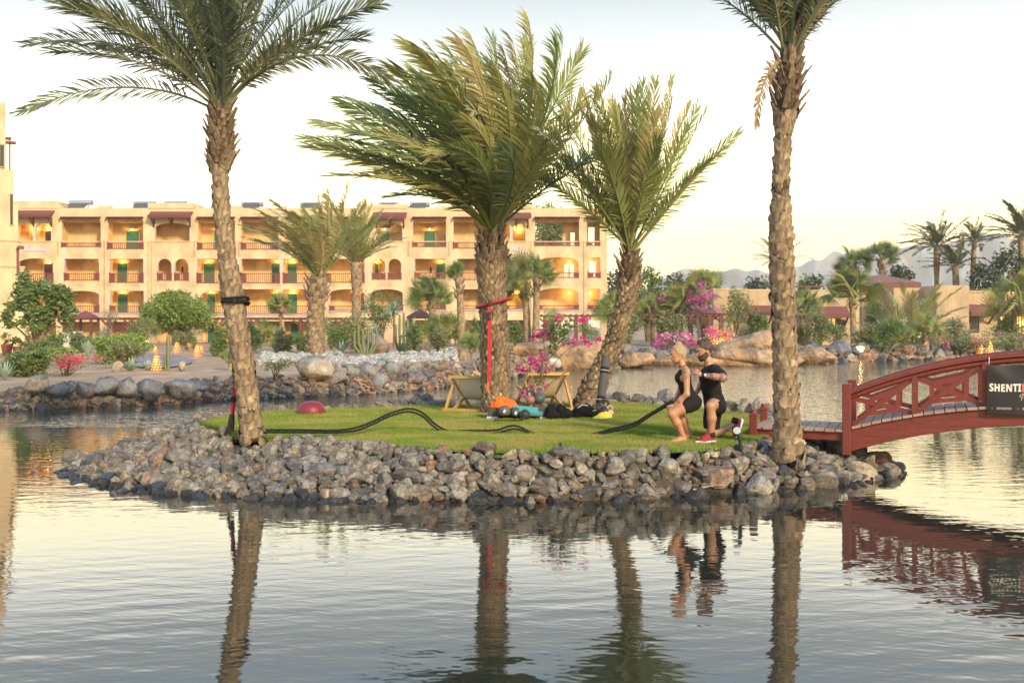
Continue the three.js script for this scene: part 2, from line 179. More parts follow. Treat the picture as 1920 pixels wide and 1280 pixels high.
{
  const R = rng(77), list = [], near = (x, z, s, f) => list.some(o => Math.hypot(o.x - x, o.z - z) < (o.s + s) * f);
  const P4 = P(1478, 845, 13.2), P1 = P(472, 820, 14.1);
  for (const [n, s0, s1, f, lift] of [[420, .27, .38, .36, .06], [12000, .155, .26, .3, .05], [24000, .08, .17, .29, .05]]) for (let i = 0; i < n && list.length < 2900; i++) {
    const th = R() * 6.283, a = lawnR(th), b = waterR(th), front = Math.sin(th) > -.25; const t = front ? lerp(-.04, 1.12, R()) : lerp(-.03, .5, R()); const r = lerp(a + .05, b, t), x = IC[0] + Math.cos(th) * r, z = IC[1] + Math.sin(th) * r; let s = lerp(s0, s1, R() ** 1.6);
    if (t < .18 && front) s = Math.min(s, x < -3.6 ? .17 : .24); if (near(x, z, s, f) || Math.hypot(x - P1.x, z - P1.z) < .35 || Math.hypot(x - P4.x, z - P4.z) < .24 || (x > 3.2 && x < 4.7 && z < -14.2 && z > -15.4)) continue;
    list.push({ x, z, s, y: islandH(x, z) + s * (.08 + .14 * R()) + (s < .2 ? .04 : 0) });
  }
  for (const [px, py, s, m] of [[1690, 888, .3, 9], [1642, 868, .5, 4], [1610, 888, .42, 6], [1655, 895, .34, 9], [1685, 880, .26, 3], [1700, 892, .2, 3], [1545, 868, .42, 1], [1527, 845, .34, 3], [1240, 852, .27, 11], [1060, 850, .3, 3], [1073, 845, .27, 1], [912, 845, .3, 9], [830, 848, .28, 10], [565, 830, .3, 1], [520, 830, .26, 3], [605, 835, .3, 7], [180, 870, .34, 3], [126, 880, .16, 3], [205, 845, .4, 4], [290, 845, .4, 0], [240, 822, .3, 4], [1570, 850, .4, 7], [1590, 870, .36, 1], [1625, 850, .5, 3], [1453, 872, .32, 1], [1500, 874, .36, 0], [1438, 892, .32, 7], [1476, 890, .34, 3], [1520, 888, .36, 1], [1482, 908, .3, 5], [1428, 862, .26, 2], [1545, 905, .34, 11], [1512, 906, .3, 9], [1452, 910, .3, 8], [1575, 905, .3, 1]]) { const d = islandHit(px, py, .05), x = PX(px, d); list.push({ x, z: -d, s: s * .82, m, y: islandH(x, -d) + s * .12 }); }
  for (const [px, py, s, d] of [[1142, 746, .3, 21.2], [1168, 745, .34, 21.2], [1196, 749, .36, 21], [1222, 750, .34, 20.7], [1246, 748, .4, 20.5], [1182, 752, .24, 21], [1262, 752, .26, 20.3], [1352, 762, .24, 19], [1372, 762, .34, 18.9], [1398, 764, .36, 18.6], [1420, 767, .42, 18.4], [1442, 772, .34, 18], [1456, 780, .3, 17.2], [640, 760, .26, 19.8], [672, 759, .22, 20], [712, 757, .26, 20.3], [738, 755, .3, 20.5], [760, 753, .28, 20.8], [782, 750, .36, 20.8], [806, 752, .34, 20.8], [828, 755, .28, 20.8], [530, 768, .24, 19.2], [560, 766, .2, 19.4], [450, 776, .26, 18.6], [420, 781, .24, 18.2], [395, 783, .26, 17.9], [372, 779, .28, 17.9]]) list.push({ x: PX(px, d), z: -d, s, y: PY(py, d) - .03 });
  const pile = thing('stone_edging', 'loose grey and brown stones heaped around the island lawn', null, [0, 0, 0]); pile.userData.kind = 'structure';
  stonePile(pile, list, 300, R); console.log('island stones', list.length);
}
{ // stones along the far shore
  const R = rng(99), list = [], put = (px0, px1, n, t0, t1, s0, s1, m) => { for (let i = 0; i < n; i++) { const u = lerp(px0, px1, R()); let d = 30; for (let k = 0; k < 12; k++) d = shoreD(PX(u, d)); const x = PX(u, d), t = lerp(t0, t1, R()), z = -(d + t), s = lerp(s0, s1, R() ** 1.7); if (list.some(o => Math.hypot(o.x - x, o.z - z) < (o.s + s) * .33)) continue; list.push({ x, z, s, m: m ?? [5, 9, 4, 7, 1, 10, 3, 9, 5, 0, 6][R() * 11 | 0], y: groundH(x, z) + s * .16 }); } };
  put(-30, 450, 1500, -.15, 1.3, .14, .42); put(-30, 450, 60, .5, 1.1, .4, .6); put(360, 860, 1500, -.15, 1.5, .14, .4); put(700, 1080, 1300, -.2, 3.6, .2, .55); put(1180, 1330, 150, .5, 4, .4, 1.1, 7); put(1520, 1960, 700, -.3, 3, .35, .9); put(1000, 1500, 120, -.3, .6, .3, .6);
  const pile = thing('shore_stones', 'rubble stones lining the far shore of the lake', null, [0, 0, 0]); pile.userData.kind = 'structure';
  stonePile(pile, list, 300, R); console.log('shore stones', list.length);
}
const bigM = { sand: mat([.56, .36, .2], { map: rep(rockT, .5), bumpMap: rep(rockB, .6), bumpScale: .12, roughness: .9 }), pale: mat([.66, .52, .36], { map: rep(rockT, .5), bumpMap: rep(rockB, .8), bumpScale: .08 }), grey: mat([.38, .35, .31], { map: rep(rockT, .7), bumpMap: rep(rockB, .8), bumpScale: .06 }), dark: mat([.24, .23, .24], { map: rep(rockT, .7), bumpMap: rep(rockB, .8), bumpScale: .06 }), rose: mat([.4, .31, .27], { map: rep(rockT, .7), bumpMap: rep(rockB, .8), bumpScale: .05 }), white: mat([.78, .72, .62], { map: rep(rockT, .6), bumpMap: rep(rockB, .8), bumpScale: .04 }) };
function groundHit(px, py) { for (let d = 16; d < 88; d += .15) if (PY(py, d) <= Math.max(groundH(PX(px, d), -d), -.02)) return d; return 88; }
function foot(px, py, d) { d ??= groundHit(px, py); const x = PX(px, d); return { d, k: F / d, o: V(x, groundH(x, -d), -d) }; }   // where a row of the picture meets the land
function boulder(px0, px1, py0, py1, m, label, d, seed, group) { // seen between px0..px1 and py0..py1, foot on the ground
  d ??= groundHit((px0 + px1) / 2, py1); const w = (px1 - px0) * d / F, h = (py1 - py0) * d / F, c = P((px0 + px1) / 2, py1, d); const g = stoneGeo(seed, 4, 10 + seed % 7, .09); g.scale(w / 1.75, h / 1.5, Math.min(w, h * 1.6) / 1.8); g.rotateY((seed % 5 - 2) * .12); g.translate(0, h * .46, 0); boxUV(g, 1);
  const o = part('boulder', g, bigM[m]); o.position.set(c.x, c.y, c.z - .3 * Math.min(w, h)); return tag(o, label, 'boulder', group);
}
boulder(48, 90, 708, 737, 'pale', 'tan rounded boulder leftmost in the row along the left shore', 25.8, 1);
boulder(88, 138, 713, 740, 'dark', 'flat dark grey boulder in the shore row beside the tan one', 25.9, 2);
boulder(138, 170, 714, 742, 'rose', 'small brown boulder half sunk in the shore row', 26.3, 3);
boulder(166, 212, 708, 741, 'grey', 'grey boulder with a dark top in the left shore row', 26.6, 4);
boulder(218, 256, 712, 746, 'grey', 'light grey upright boulder amid the left shore row', 26.6, 5);
boulder(254, 302, 716, 748, 'dark', 'dark pointed boulder between two pale ones on the left shore', 26.8, 6);
boulder(286, 314, 715, 736, 'white', 'small whitish boulder behind the dark pointed one', 27.8, 7);
boulder(306, 360, 708, 744, 'grey', 'large smooth grey boulder at the right end of the shore row', 27.6, 8);
boulder(354, 385, 714, 736, 'grey', 'grey stone block right of the large smooth shore boulder', 28.6, 9);
boulder(550, 632, 668, 717, 'pale', 'big pale sandstone block on the sand between the palms', null, 17);
boulder(612, 648, 697, 722, 'rose', 'rounded rose grey rock in front of the pale sandstone block', null, 11);
boulder(644, 672, 680, 706, 'grey', 'grey rock leaning on the pointed rock by the far shore', null, 12);
boulder(664, 708, 676, 708, 'grey', 'pointed grey rock on the sand by the far shore', null, 13);
boulder(690, 730, 698, 726, 'grey', 'blunt grey rock just above the waterline stones', null, 14);
boulder(718, 744, 677, 703, 'grey', 'upright grey rock right of the pointed one', null, 15);
boulder(752, 790, 694, 718, 'dark', 'dark bluish rock above the pebbled shore', null, 16);
boulder(788, 812, 694, 712, 'dark', 'smaller dark rock next to the bluish one', null, 18);
boulder(1020, 1180, 632, 692, 'sand', 'wide smooth brown boulder behind the leaning palm', null, 19);
boulder(1160, 1225, 660, 690, 'sand', 'low wedge of brown rock at the water left of the people', null, 20);
boulder(1190, 1440, 664, 686, 'sand', 'long flat brown rock shelf at the water behind the people', null, 21);
boulder(1345, 1500, 650, 686, 'sand', 'large round brown boulder at the far shore behind the kneeling man', null, 22);
boulder(1350, 1480, 624, 672, 'sand', 'upper sloping brown boulder resting on the large round one', null, 23);
boulder(1420, 1475, 621, 660, 'sand', 'cap rock on top of the sloping brown boulder beside the tall trunk', null, 24);
boulder(1490, 1570, 646, 682, 'sand', 'rounded ochre boulder just right of the tall palm trunk', null, 25);
boulder(1556, 1598, 640, 668, 'dark', 'grey slab leaning near the blue box on the far shore', null, 26);
boulder(1570, 1600, 650, 664, 'rose', 'reddish wedge rock in front of the grey slab', null, 27);
boulder(1612, 1634, 645, 662, 'dark', 'dark block of rock at the foot of the fan palm', null, 28);
boulder(1022, 1050, 668, 690, 'white', 'white boulder at the shore right of the straight trunk', null, 29);
boulder(960, 1060, 640, 668, 'sand', 'low brown rock mound behind the pink shrub', null, 31);
boulder(560, 590, 640, 660, 'dark', 'brown rock standing by the short palm trunk', null, 32);
boulder(680, 725, 628, 662, 'rose', 'grey mauve rock among the cactus plants', null, 33);
boulder(35, 56, 675, 702, 'white', 'whitewashed stone with red blooms by the left building', null, 34);
boulder(330, 348, 679, 696, 'pale', 'small pale rock on the sand behind the tall cactus', null, 35);
boulder(210, 228, 679, 697, 'pale', 'pale rock beside the path behind the agaves', null, 36);

// ---------- palms ----------
const barkM = [[.4, .315, .22], [.46, .375, .265], [.36, .285, .2], [.52, .43, .31]].map(c => mat(c.map(v => v * 1.1), { map: rep(barkT, 1.1), bumpMap: rep(barkB, 1.3), bumpScale: .01, roughness: .95 }));
const trunkM = mat([.17, .115, .07], { map: barkT, bumpMap: barkB, bumpScale: .04, roughness: 1 });
const leafM = [[.22, .27, .075], [.27, .3, .08], [.36, .34, .1], [.18, .235, .085], [.4, .33, .12]].map(c => mat(c, { roughness: .6, transmission: .5, side: THREE.DoubleSide }));
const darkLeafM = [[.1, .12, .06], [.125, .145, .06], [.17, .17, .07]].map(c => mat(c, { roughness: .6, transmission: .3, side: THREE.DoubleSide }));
const paleLeafM = mat([.34, .32, .12], { roughness: .6, transmission: .4, side: THREE.DoubleSide }), deadLeafM = mat([.22, .15, .08], { roughness: .9, side: THREE.DoubleSide });
const stalkM = mat([.24, .22, .06], { roughness: .6 });
function frondGeo(R, o) {
  const N = 14, pts = [o.base.clone()], dirs = [], wind = o.wind ?? V(0, 0, 0);
  for (let i = 0; i <= N; i++) { const s = i / N, th = lerp(o.t0, o.t1, Math.pow(s, o.pow ?? 1.3)); const d = V(Math.sin(th) * Math.cos(o.az), Math.cos(th), Math.sin(th) * Math.sin(o.az)).addScaledVector(wind, Math.pow(s, 1.4)).normalize(); dirs.push(d); if (i) pts.push(pts[i - 1].clone().addScaledVector(d, o.L / N)); }
  const pos = [], tri = (a, b, c) => pos.push(a.x, a.y, a.z, b.x, b.y, b.z, c.x, c.y, c.z);
  const side0 = V(-Math.sin(o.az), 0, Math.cos(o.az)); const tw = o.twist ?? 0, roll = o.roll ?? 0;
  const at = s => { const f = clamp(s) * N, i = Math.min(N - 1, f | 0), t = f - i; const p = pts[i].clone().lerp(pts[i + 1], t), d = dirs[i].clone().lerp(dirs[i + 1], t).normalize(); let sd = side0.clone().addScaledVector(d, -side0.dot(d)).normalize(), nm = V().crossVectors(sd, d).normalize(); const c = Math.cos(roll + tw * s), q = Math.sin(roll + tw * s), s2 = sd.clone().multiplyScalar(c).addScaledVector(nm, q); nm = V().crossVectors(s2, d); return { p, d, sd: s2, nm }; };
  const n = o.n ?? 64, st = o.start ?? .16, lw = o.lw ?? .017;
  for (let i = 0; i < n; i++) for (const sg of [-1, 1]) {
    const s = st + (1 - st) * (i + .3 + R() * .5) / n, f = at(s), q = (s - st) / (1 - st); const len = o.ll * (.32 + .68 * Math.pow(Math.sin(Math.PI * (.1 + .8 * q)), .8)) * (.8 + .35 * R()); if (R() < (o.gap ?? .05)) continue;
    const al = lerp(1.05, .32, q) + (R() - .5) * .28, be = (o.vee ?? .5) * (R() < .5 ? 1 : .45) + (R() - .5) * .5;
    const dl = f.d.clone().multiplyScalar(Math.cos(al)).addScaledVector(f.sd, sg * Math.sin(al) * Math.cos(be)).addScaledVector(f.nm, Math.sin(al) * Math.sin(be)).addScaledVector(wind, .35).normalize();
    const w = V().crossVectors(dl, f.nm).normalize().applyAxisAngle(dl, (R() - .5) * 1.2), d2 = dl.clone().addScaledVector(wind, .45).add(V(0, -(o.sag ?? .28) * (.5 + R()), 0)).normalize();
    const a = f.p, m = a.clone().addScaledVector(dl, len * .5), e = m.clone().addScaledVector(d2, len * .5), ww = lw * (.8 + .4 * R());
    const a1 = a.clone().addScaledVector(w, ww * .5), a2 = a.clone().addScaledVector(w, -ww * .5), m1 = m.clone().addScaledVector(w, ww), m2 = m.clone().addScaledVector(w, -ww); tri(a1, a2, m1); tri(a2, m2, m1); tri(m1, m2, e);
  }
  const r0 = o.r0 ?? .022; for (let i = 0; i < N; i++) { const A = at(i / N), B = at((i + 1) / N), ra = r0 * (1 - .9 * i / N), rb = r0 * (1 - .9 * (i + 1) / N); const ring = (f, r) => [0, 1, 2].map(k => f.p.clone().addScaledVector(f.sd, Math.cos(k * 2.094 + .52) * r * 1.3).addScaledVector(f.nm, Math.sin(k * 2.094 + .52) * r)); const p = ring(A, ra), q = ring(B, rb); for (let k = 0; k < 3; k++) { const l = (k + 1) % 3; tri(p[k], p[l], q[k]); tri(p[l], q[l], q[k]); } }
  return geoOf(pos);
}
function plateGeo(seed, w, h, th, rad) { // old leaf base left on the trunk: a bulging scale with a sharp upper edge
  const R = rng(seed), nu = 6, nv = 5, pos = [], uv = [], idx = [], sk = (R() - .5) * .25;
  for (let j = 0; j <= nv; j++) for (let i = 0; i <= nu; i++) { const u = i / nu * 2 - 1, v = j / nv; const hw = w / 2 * Math.sqrt(Math.max(.06, 1 - Math.pow(Math.abs(2 * v - .9) / 1.12, 2.2))), x = u * hw + sk * h * (v - .5), y = (v - .5) * h - u * u * h * .12 * (v * 2 - .6); const prof = v < .85 ? .15 + .85 * Math.pow(v / .85, .8) : Math.sqrt(Math.max(0, (1 - v) / .15)); let z = th * prof * (1 - .8 * u * u) - x * x / (2 * rad) - .006; if (j && j < nv) z += (R() - .5) * th * .28; pos.push(x, y, z); uv.push(x, y); }
  for (let j = 0; j < nv; j++) for (let i = 0; i < nu; i++) { const a = j * (nu + 1) + i; idx.push(a, a + 1, a + nu + 1, a + 1, a + nu + 2, a + nu + 1); }
  return toCreasedNormals(geoOf(pos, uv, idx), .5);
}
function stubGeo(seed, w, h) { const R = rng(seed), p = []; const b = rbox(w, h, w * .35, w * .08, 0, h / 2, 0); const q = b.attributes.position; for (let i = 0; i < q.count; i++) { const y = q.getY(i) / h; q.setX(i, q.getX(i) * (1.2 - .75 * y) + (R() - .5) * .006); q.setZ(i, q.getZ(i) * (1 - .4 * y) + y * y * h * .2); } b.computeVertexNormals(); return boxUV(b); }
function bigPalm(o) { // o.path: world points from foot to crown; o.rad: radii
  const R = rng(o.seed), g = thing(o.name ?? 'date_palm', o.label, 'palm tree', o.path[0]), O = o.path[0]; const loc = o.path.map(p => p.clone().sub(O)), cv = new THREE.CatmullRomCurve3(loc, false, 'centripetal'), Ltr = cv.getLength();
  const rs = sampler(o.rad); const pts = [], rr = []; for (let i = 0; i <= 40; i++) { pts.push(cv.getPointAt(i / 40)); rr.push(rs(i / 40) * (1 + .05 * (R() - .5))); }
  const trunk = part('trunk', tube(pts, rr, 18, 1.5), trunkM, g); const top = cv.getPointAt(1);
  const ps = o.plate, geos = [0, 1, 2, 3, 4, 5].map(k => plateGeo(o.seed + k, ps.w * (.85 + .06 * k), ps.h * (.9 + .05 * k), ps.th, rs(.4)));
  const onTrunk = (m, s, a, out, tilt) => { const p = cv.getPointAt(s), t = cv.getTangentAt(s); let e = V(Math.cos(a), 0, Math.sin(a)); e.addScaledVector(t, -e.dot(t)).normalize(); const tang = V().crossVectors(t, e).normalize(); const M = new THREE.Matrix4().makeBasis(tang, t, e); m.position.copy(p).addScaledVector(e, rs(s) + out); m.quaternion.setFromRotationMatrix(M); m.rotateX(tilt); m.rotateZ((R() - .5) * (o.mess ?? .35)); };
  for (let i = 0; i < ps.n; i++) { const s = (i + .3) / ps.n * (ps.to ?? .82); const m = part('leaf_base', geos[R() * 6 | 0], barkM[(R() * 3.6) | 0], trunk); onTrunk(m, clamp(s, .005, 1), i * 2.39996 + (R() - .5) * .3, 0, .03); const k = .85 + .35 * R(); m.scale.set(k * rs(s) / rs(.4), k, 1); }
  const stubs = [0, 1, 2, 3].map(k => stubGeo(o.seed + 50 + k, o.stub.w * (.8 + .15 * k), o.stub.h * (.7 + .2 * k)));
  for (let i = 0; i < o.stub.n; i++) { const s = lerp(o.stub.from, .995, (i + R() * .6) / o.stub.n); const m = part('leaf_stub', stubs[R() * 4 | 0], barkM[(R() * 3.3) | 0], trunk); onTrunk(m, s, i * 2.39996 + R() * .4, -.01, .12 + .35 * R()); }
  const put = (f, m) => part('frond', frondGeo(R, { ...f, base: top.clone().add(V((R() - .5) * .12, (f.lift ?? 0) - .08 * R(), (R() - .5) * .12)) }), m, g);
  const pal = o.leaves ?? leafM;
  for (let i = 0; i < o.n; i++) { const q = (i + .5) / o.n, az = i * 2.39996 + R() * .5, t0 = lerp(.06, o.spread, Math.pow(q, .75)) + (R() - .5) * .1; put({ az, t0, t1: t0 + lerp(o.bend[0], o.bend[1], q) * (.8 + .4 * R()), L: lerp(o.L[0], o.L[1], Math.sin(Math.PI * clamp(q * .8 + .2))) * (.88 + .2 * R()), wind: o.wind, ll: o.ll, n: o.leaflets ?? 64, lw: o.lw, vee: .55, start: .2, twist: (R() - .5) * 1.2, roll: (R() - .5) * (o.roll ?? 1.5), sag: o.sag, r0: o.r0, lift: .18 * (1 - q) }, pal[Math.min(pal.length - 1, (R() * (pal.length - .4)) | 0)]); }
  for (const f of o.extra ?? []) put({ roll: 1.1, n: o.leaflets ?? 64, ll: o.ll, lw: o.lw, r0: o.r0, wind: o.wind, sag: o.sag, ...f }, f.m ?? pal[R() * pal.length | 0]);
  return g;
}
const trail = (d, list) => list.map(([x, y]) => P(x, y, d));
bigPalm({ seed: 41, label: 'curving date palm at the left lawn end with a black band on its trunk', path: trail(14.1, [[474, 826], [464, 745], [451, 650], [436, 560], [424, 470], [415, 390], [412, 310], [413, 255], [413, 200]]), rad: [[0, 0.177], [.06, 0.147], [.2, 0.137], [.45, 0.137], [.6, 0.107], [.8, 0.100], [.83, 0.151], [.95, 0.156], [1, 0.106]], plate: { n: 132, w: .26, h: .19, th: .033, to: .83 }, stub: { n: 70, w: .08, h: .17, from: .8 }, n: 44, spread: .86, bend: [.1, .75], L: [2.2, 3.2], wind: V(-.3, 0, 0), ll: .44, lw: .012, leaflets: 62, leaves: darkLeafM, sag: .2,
  extra: [{ az: 3.0, t0: .95, t1: 2.15, L: 2.75, pow: .9, ll: .42, vee: .1 }, { az: .15, t0: .55, t1: 2.2, L: 2.65, pow: 1.0, wind: V(0, 0, 0), ll: .36, vee: .1 }, { az: 3.3, t0: .75, t1: 1.75, L: 3.3 }, { az: 2.8, t0: .6, t1: 1.7, L: 3.5 }] });
bigPalm({ seed: 42, label: 'stout straight date palm amid the lawn with a red strap on its trunk', path: trail(18.2, [[931, 782], [929, 700], [926, 620], [923, 540], [922, 470], [922, 432]]), rad: [[0, 0.280], [.06, 0.250], [.3, 0.240], [.6, 0.225], [.9, 0.255], [1, 0.175]], plate: { n: 230, w: .19, h: .17, th: .05, to: .9 }, stub: { n: 46, w: .1, h: .2, from: .8 }, mess: .9, n: 72, spread: .86, bend: [.1, .75], L: [2.7, 3.5], wind: V(-.75, -.05, .05), ll: .56, lw: .017, leaflets: 62, sag: .15, r0: .03,
  extra: [{ az: 3.2, t0: .75, t1: 1.25, L: 3.9 }, { az: 3.0, t0: .85, t1: 1.2, L: 3.6 }, { az: 2.7, t0: .6, t1: 1.3, L: 3.7 }, { az: .2, t0: .42, t1: .5, L: 3.5, wind: V(.02, 0, 0) }, { az: 0, t0: .25, t1: .2, L: 3.5, wind: V(-.05, 0, 0) }, { az: .1, t0: .6, t1: .55, L: 2.9, wind: V(0, 0, 0) }, { az: -.3, t0: .12, t1: .02, L: 3.5, wind: V(-.12, 0, 0) }, { az: 1.5, t0: .12, t1: 1.9, L: 2.9, pow: 2.2, wind: V(-.3, 0, .2), m: paleLeafM, vee: .1 }, { az: 1.7, t0: .1, t1: 2.3, L: 2.5, pow: 2.4, wind: V(-.1, 0, .2), m: paleLeafM, vee: .1 }, { az: 2.0, t0: .25, t1: 2.2, L: 2.5, pow: 2, wind: V(-.4, 0, .2), m: paleLeafM, vee: .1 }] });
bigPalm({ seed: 43, label: 'date palm leaning to the right with the grey tube propped on its foot', path: trail(19.2, [[1100, 768], [1112, 728], [1130, 690], [1150, 645], [1168, 590], [1179, 530], [1182, 470]]), rad: [[0, 0.285], [.1, 0.245], [.3, 0.185], [.6, 0.165], [.7, 0.185], [.9, 0.193], [1, 0.122]], plate: { n: 150, w: .17, h: .14, th: .04, to: .84 }, stub: { n: 44, w: .085, h: .18, from: .74 }, mess: .6, n: 44, spread: .72, bend: [-.1, .3], L: [2.4, 3.0], wind: V(-.12, 0, .03), ll: .42, lw: .013, leaflets: 62, sag: .12, leaves: [leafM[1], leafM[2], leafM[4], leafM[0]],
  extra: [{ az: 3.2, t0: .75, t1: .95, L: 2.4 }, { az: 0, t0: .66, t1: .8, L: 3.0, wind: V(0, 0, 0), vee: .2 }, { az: .2, t0: .45, t1: .4, L: 3.0, wind: V(0, 0, 0) }, { az: -.2, t0: .28, t1: .2, L: 3.0, wind: V(0, 0, 0) }] });
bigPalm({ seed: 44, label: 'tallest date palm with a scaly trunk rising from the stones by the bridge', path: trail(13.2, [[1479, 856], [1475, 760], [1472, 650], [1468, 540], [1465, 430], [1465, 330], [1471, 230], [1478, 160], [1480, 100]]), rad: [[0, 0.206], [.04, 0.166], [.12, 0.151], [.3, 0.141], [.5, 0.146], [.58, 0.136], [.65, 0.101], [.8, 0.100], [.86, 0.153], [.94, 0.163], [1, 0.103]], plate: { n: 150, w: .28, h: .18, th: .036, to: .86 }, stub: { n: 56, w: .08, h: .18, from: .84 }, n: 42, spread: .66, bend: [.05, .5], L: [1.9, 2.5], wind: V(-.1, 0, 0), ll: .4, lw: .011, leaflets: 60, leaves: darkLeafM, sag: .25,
  extra: [{ az: 2.5, t0: 1.0, t1: 3.1, L: 1.2, pow: .4, wind: V(0, 0, 0), m: deadLeafM, ll: .17, gap: .3 }, { az: .3, t0: .5, t1: .75, L: 1.1, wind: V(0, 0, 0), m: deadLeafM, ll: .2 }, { az: .2, t0: .3, t1: .75, L: 1.6, wind: V(0, 0, 0) }] });

// ---------- buildings ----------
const wallM = mat([.77, .575, .345], { map: rep(plasterT, .35), bumpMap: rep(rockB, .8), bumpScale: .004, roughness: .95 });
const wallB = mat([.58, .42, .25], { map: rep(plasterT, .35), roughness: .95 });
const innerM = mat([.9, .6, .28], { map: rep(plasterT, .5), roughness: .9 });
const innerY = mat([.8, .55, .1], { map: rep(plasterT, .5), roughness: .9 });
const redwood = mat([.2, .055, .042], { map: rep(woodT, .8), roughness: .6 }), railM = mat([.17, .045, .034], { roughness: .6 });
const awnM = mat([.27, .085, .075], { map: rep(woodT, .6), roughness: .75 }), tealM = mat([.05, .24, .15], { map: rep(woodT, 1), roughness: .5 }), doorR = mat([.13, .03, .03], { map: rep(woodT, 1), roughness: .5 });
const roofM = mat([.3, .15, .12], { map: rep(woodT, .6), roughness: .85 }), lilacM = mat([.42, .38, .5], { roughness: .9 }), steelM = mat([.4, .41, .44], { roughness: .35, metalness: .6 }), darkM = mat([.09, .08, .075], { roughness: .9 }), greyM = mat([.35, .34, .33], { map: rep(plasterT, 1) });
const glassM = mat([.02, .025, .03], { roughness: .08 });
const bulbM = mat([1, .75, .35], { emissive: new THREE.Color(1, .62, .2), emissiveIntensity: 6 }), glowM = mat([1, .7, .3], { emissive: new THREE.Color(1, .55, .14), emissiveIntensity: .62 });
function lamp(name, label, cat, pos, r, power, parent, group) { // a bulb with its light
  const g = new THREE.SphereGeometry(r, 12, 8), o = part(name, g, bulbM, parent); o.position.copy(pos); if (!parent) tag(o, label, cat, group);
  const l = new THREE.PointLight(new THREE.Color(1, .6, .24), power, 0, 2); l.position.copy(pos); l.shadow.radius = r * 50; l.castShadow = true; (parent ?? scene).add(l); return o;
}
function archPath(x0, x1, y0, y1, rise) { // opening with a flat or arched head; y1 is the crown
  const p = new THREE.Path(); p.moveTo(x0, y0); p.lineTo(x1, y0); p.lineTo(x1, y1 - rise); if (rise) { const n = 14; for (let i = 1; i < n; i++) { const a = i / n * Math.PI; p.lineTo(lerp(x1, x0, (1 - Math.cos(a)) / 2), y1 - rise + rise * Math.sin(a)); } } p.lineTo(x0, y1 - rise); p.lineTo(x0, y0); return p;
}
function wallWith(x0, x1, y0, y1, holes, depth) { const s = new THREE.Shape(); s.moveTo(x0, y0); s.lineTo(x1, y0); s.lineTo(x1, y1); s.lineTo(x0, y1); s.lineTo(x0, y0); s.holes = holes; const g = new THREE.ExtrudeGeometry(s, { depth, bevelEnabled: false }); g.translate(0, 0, -depth); return boxUV(g); }
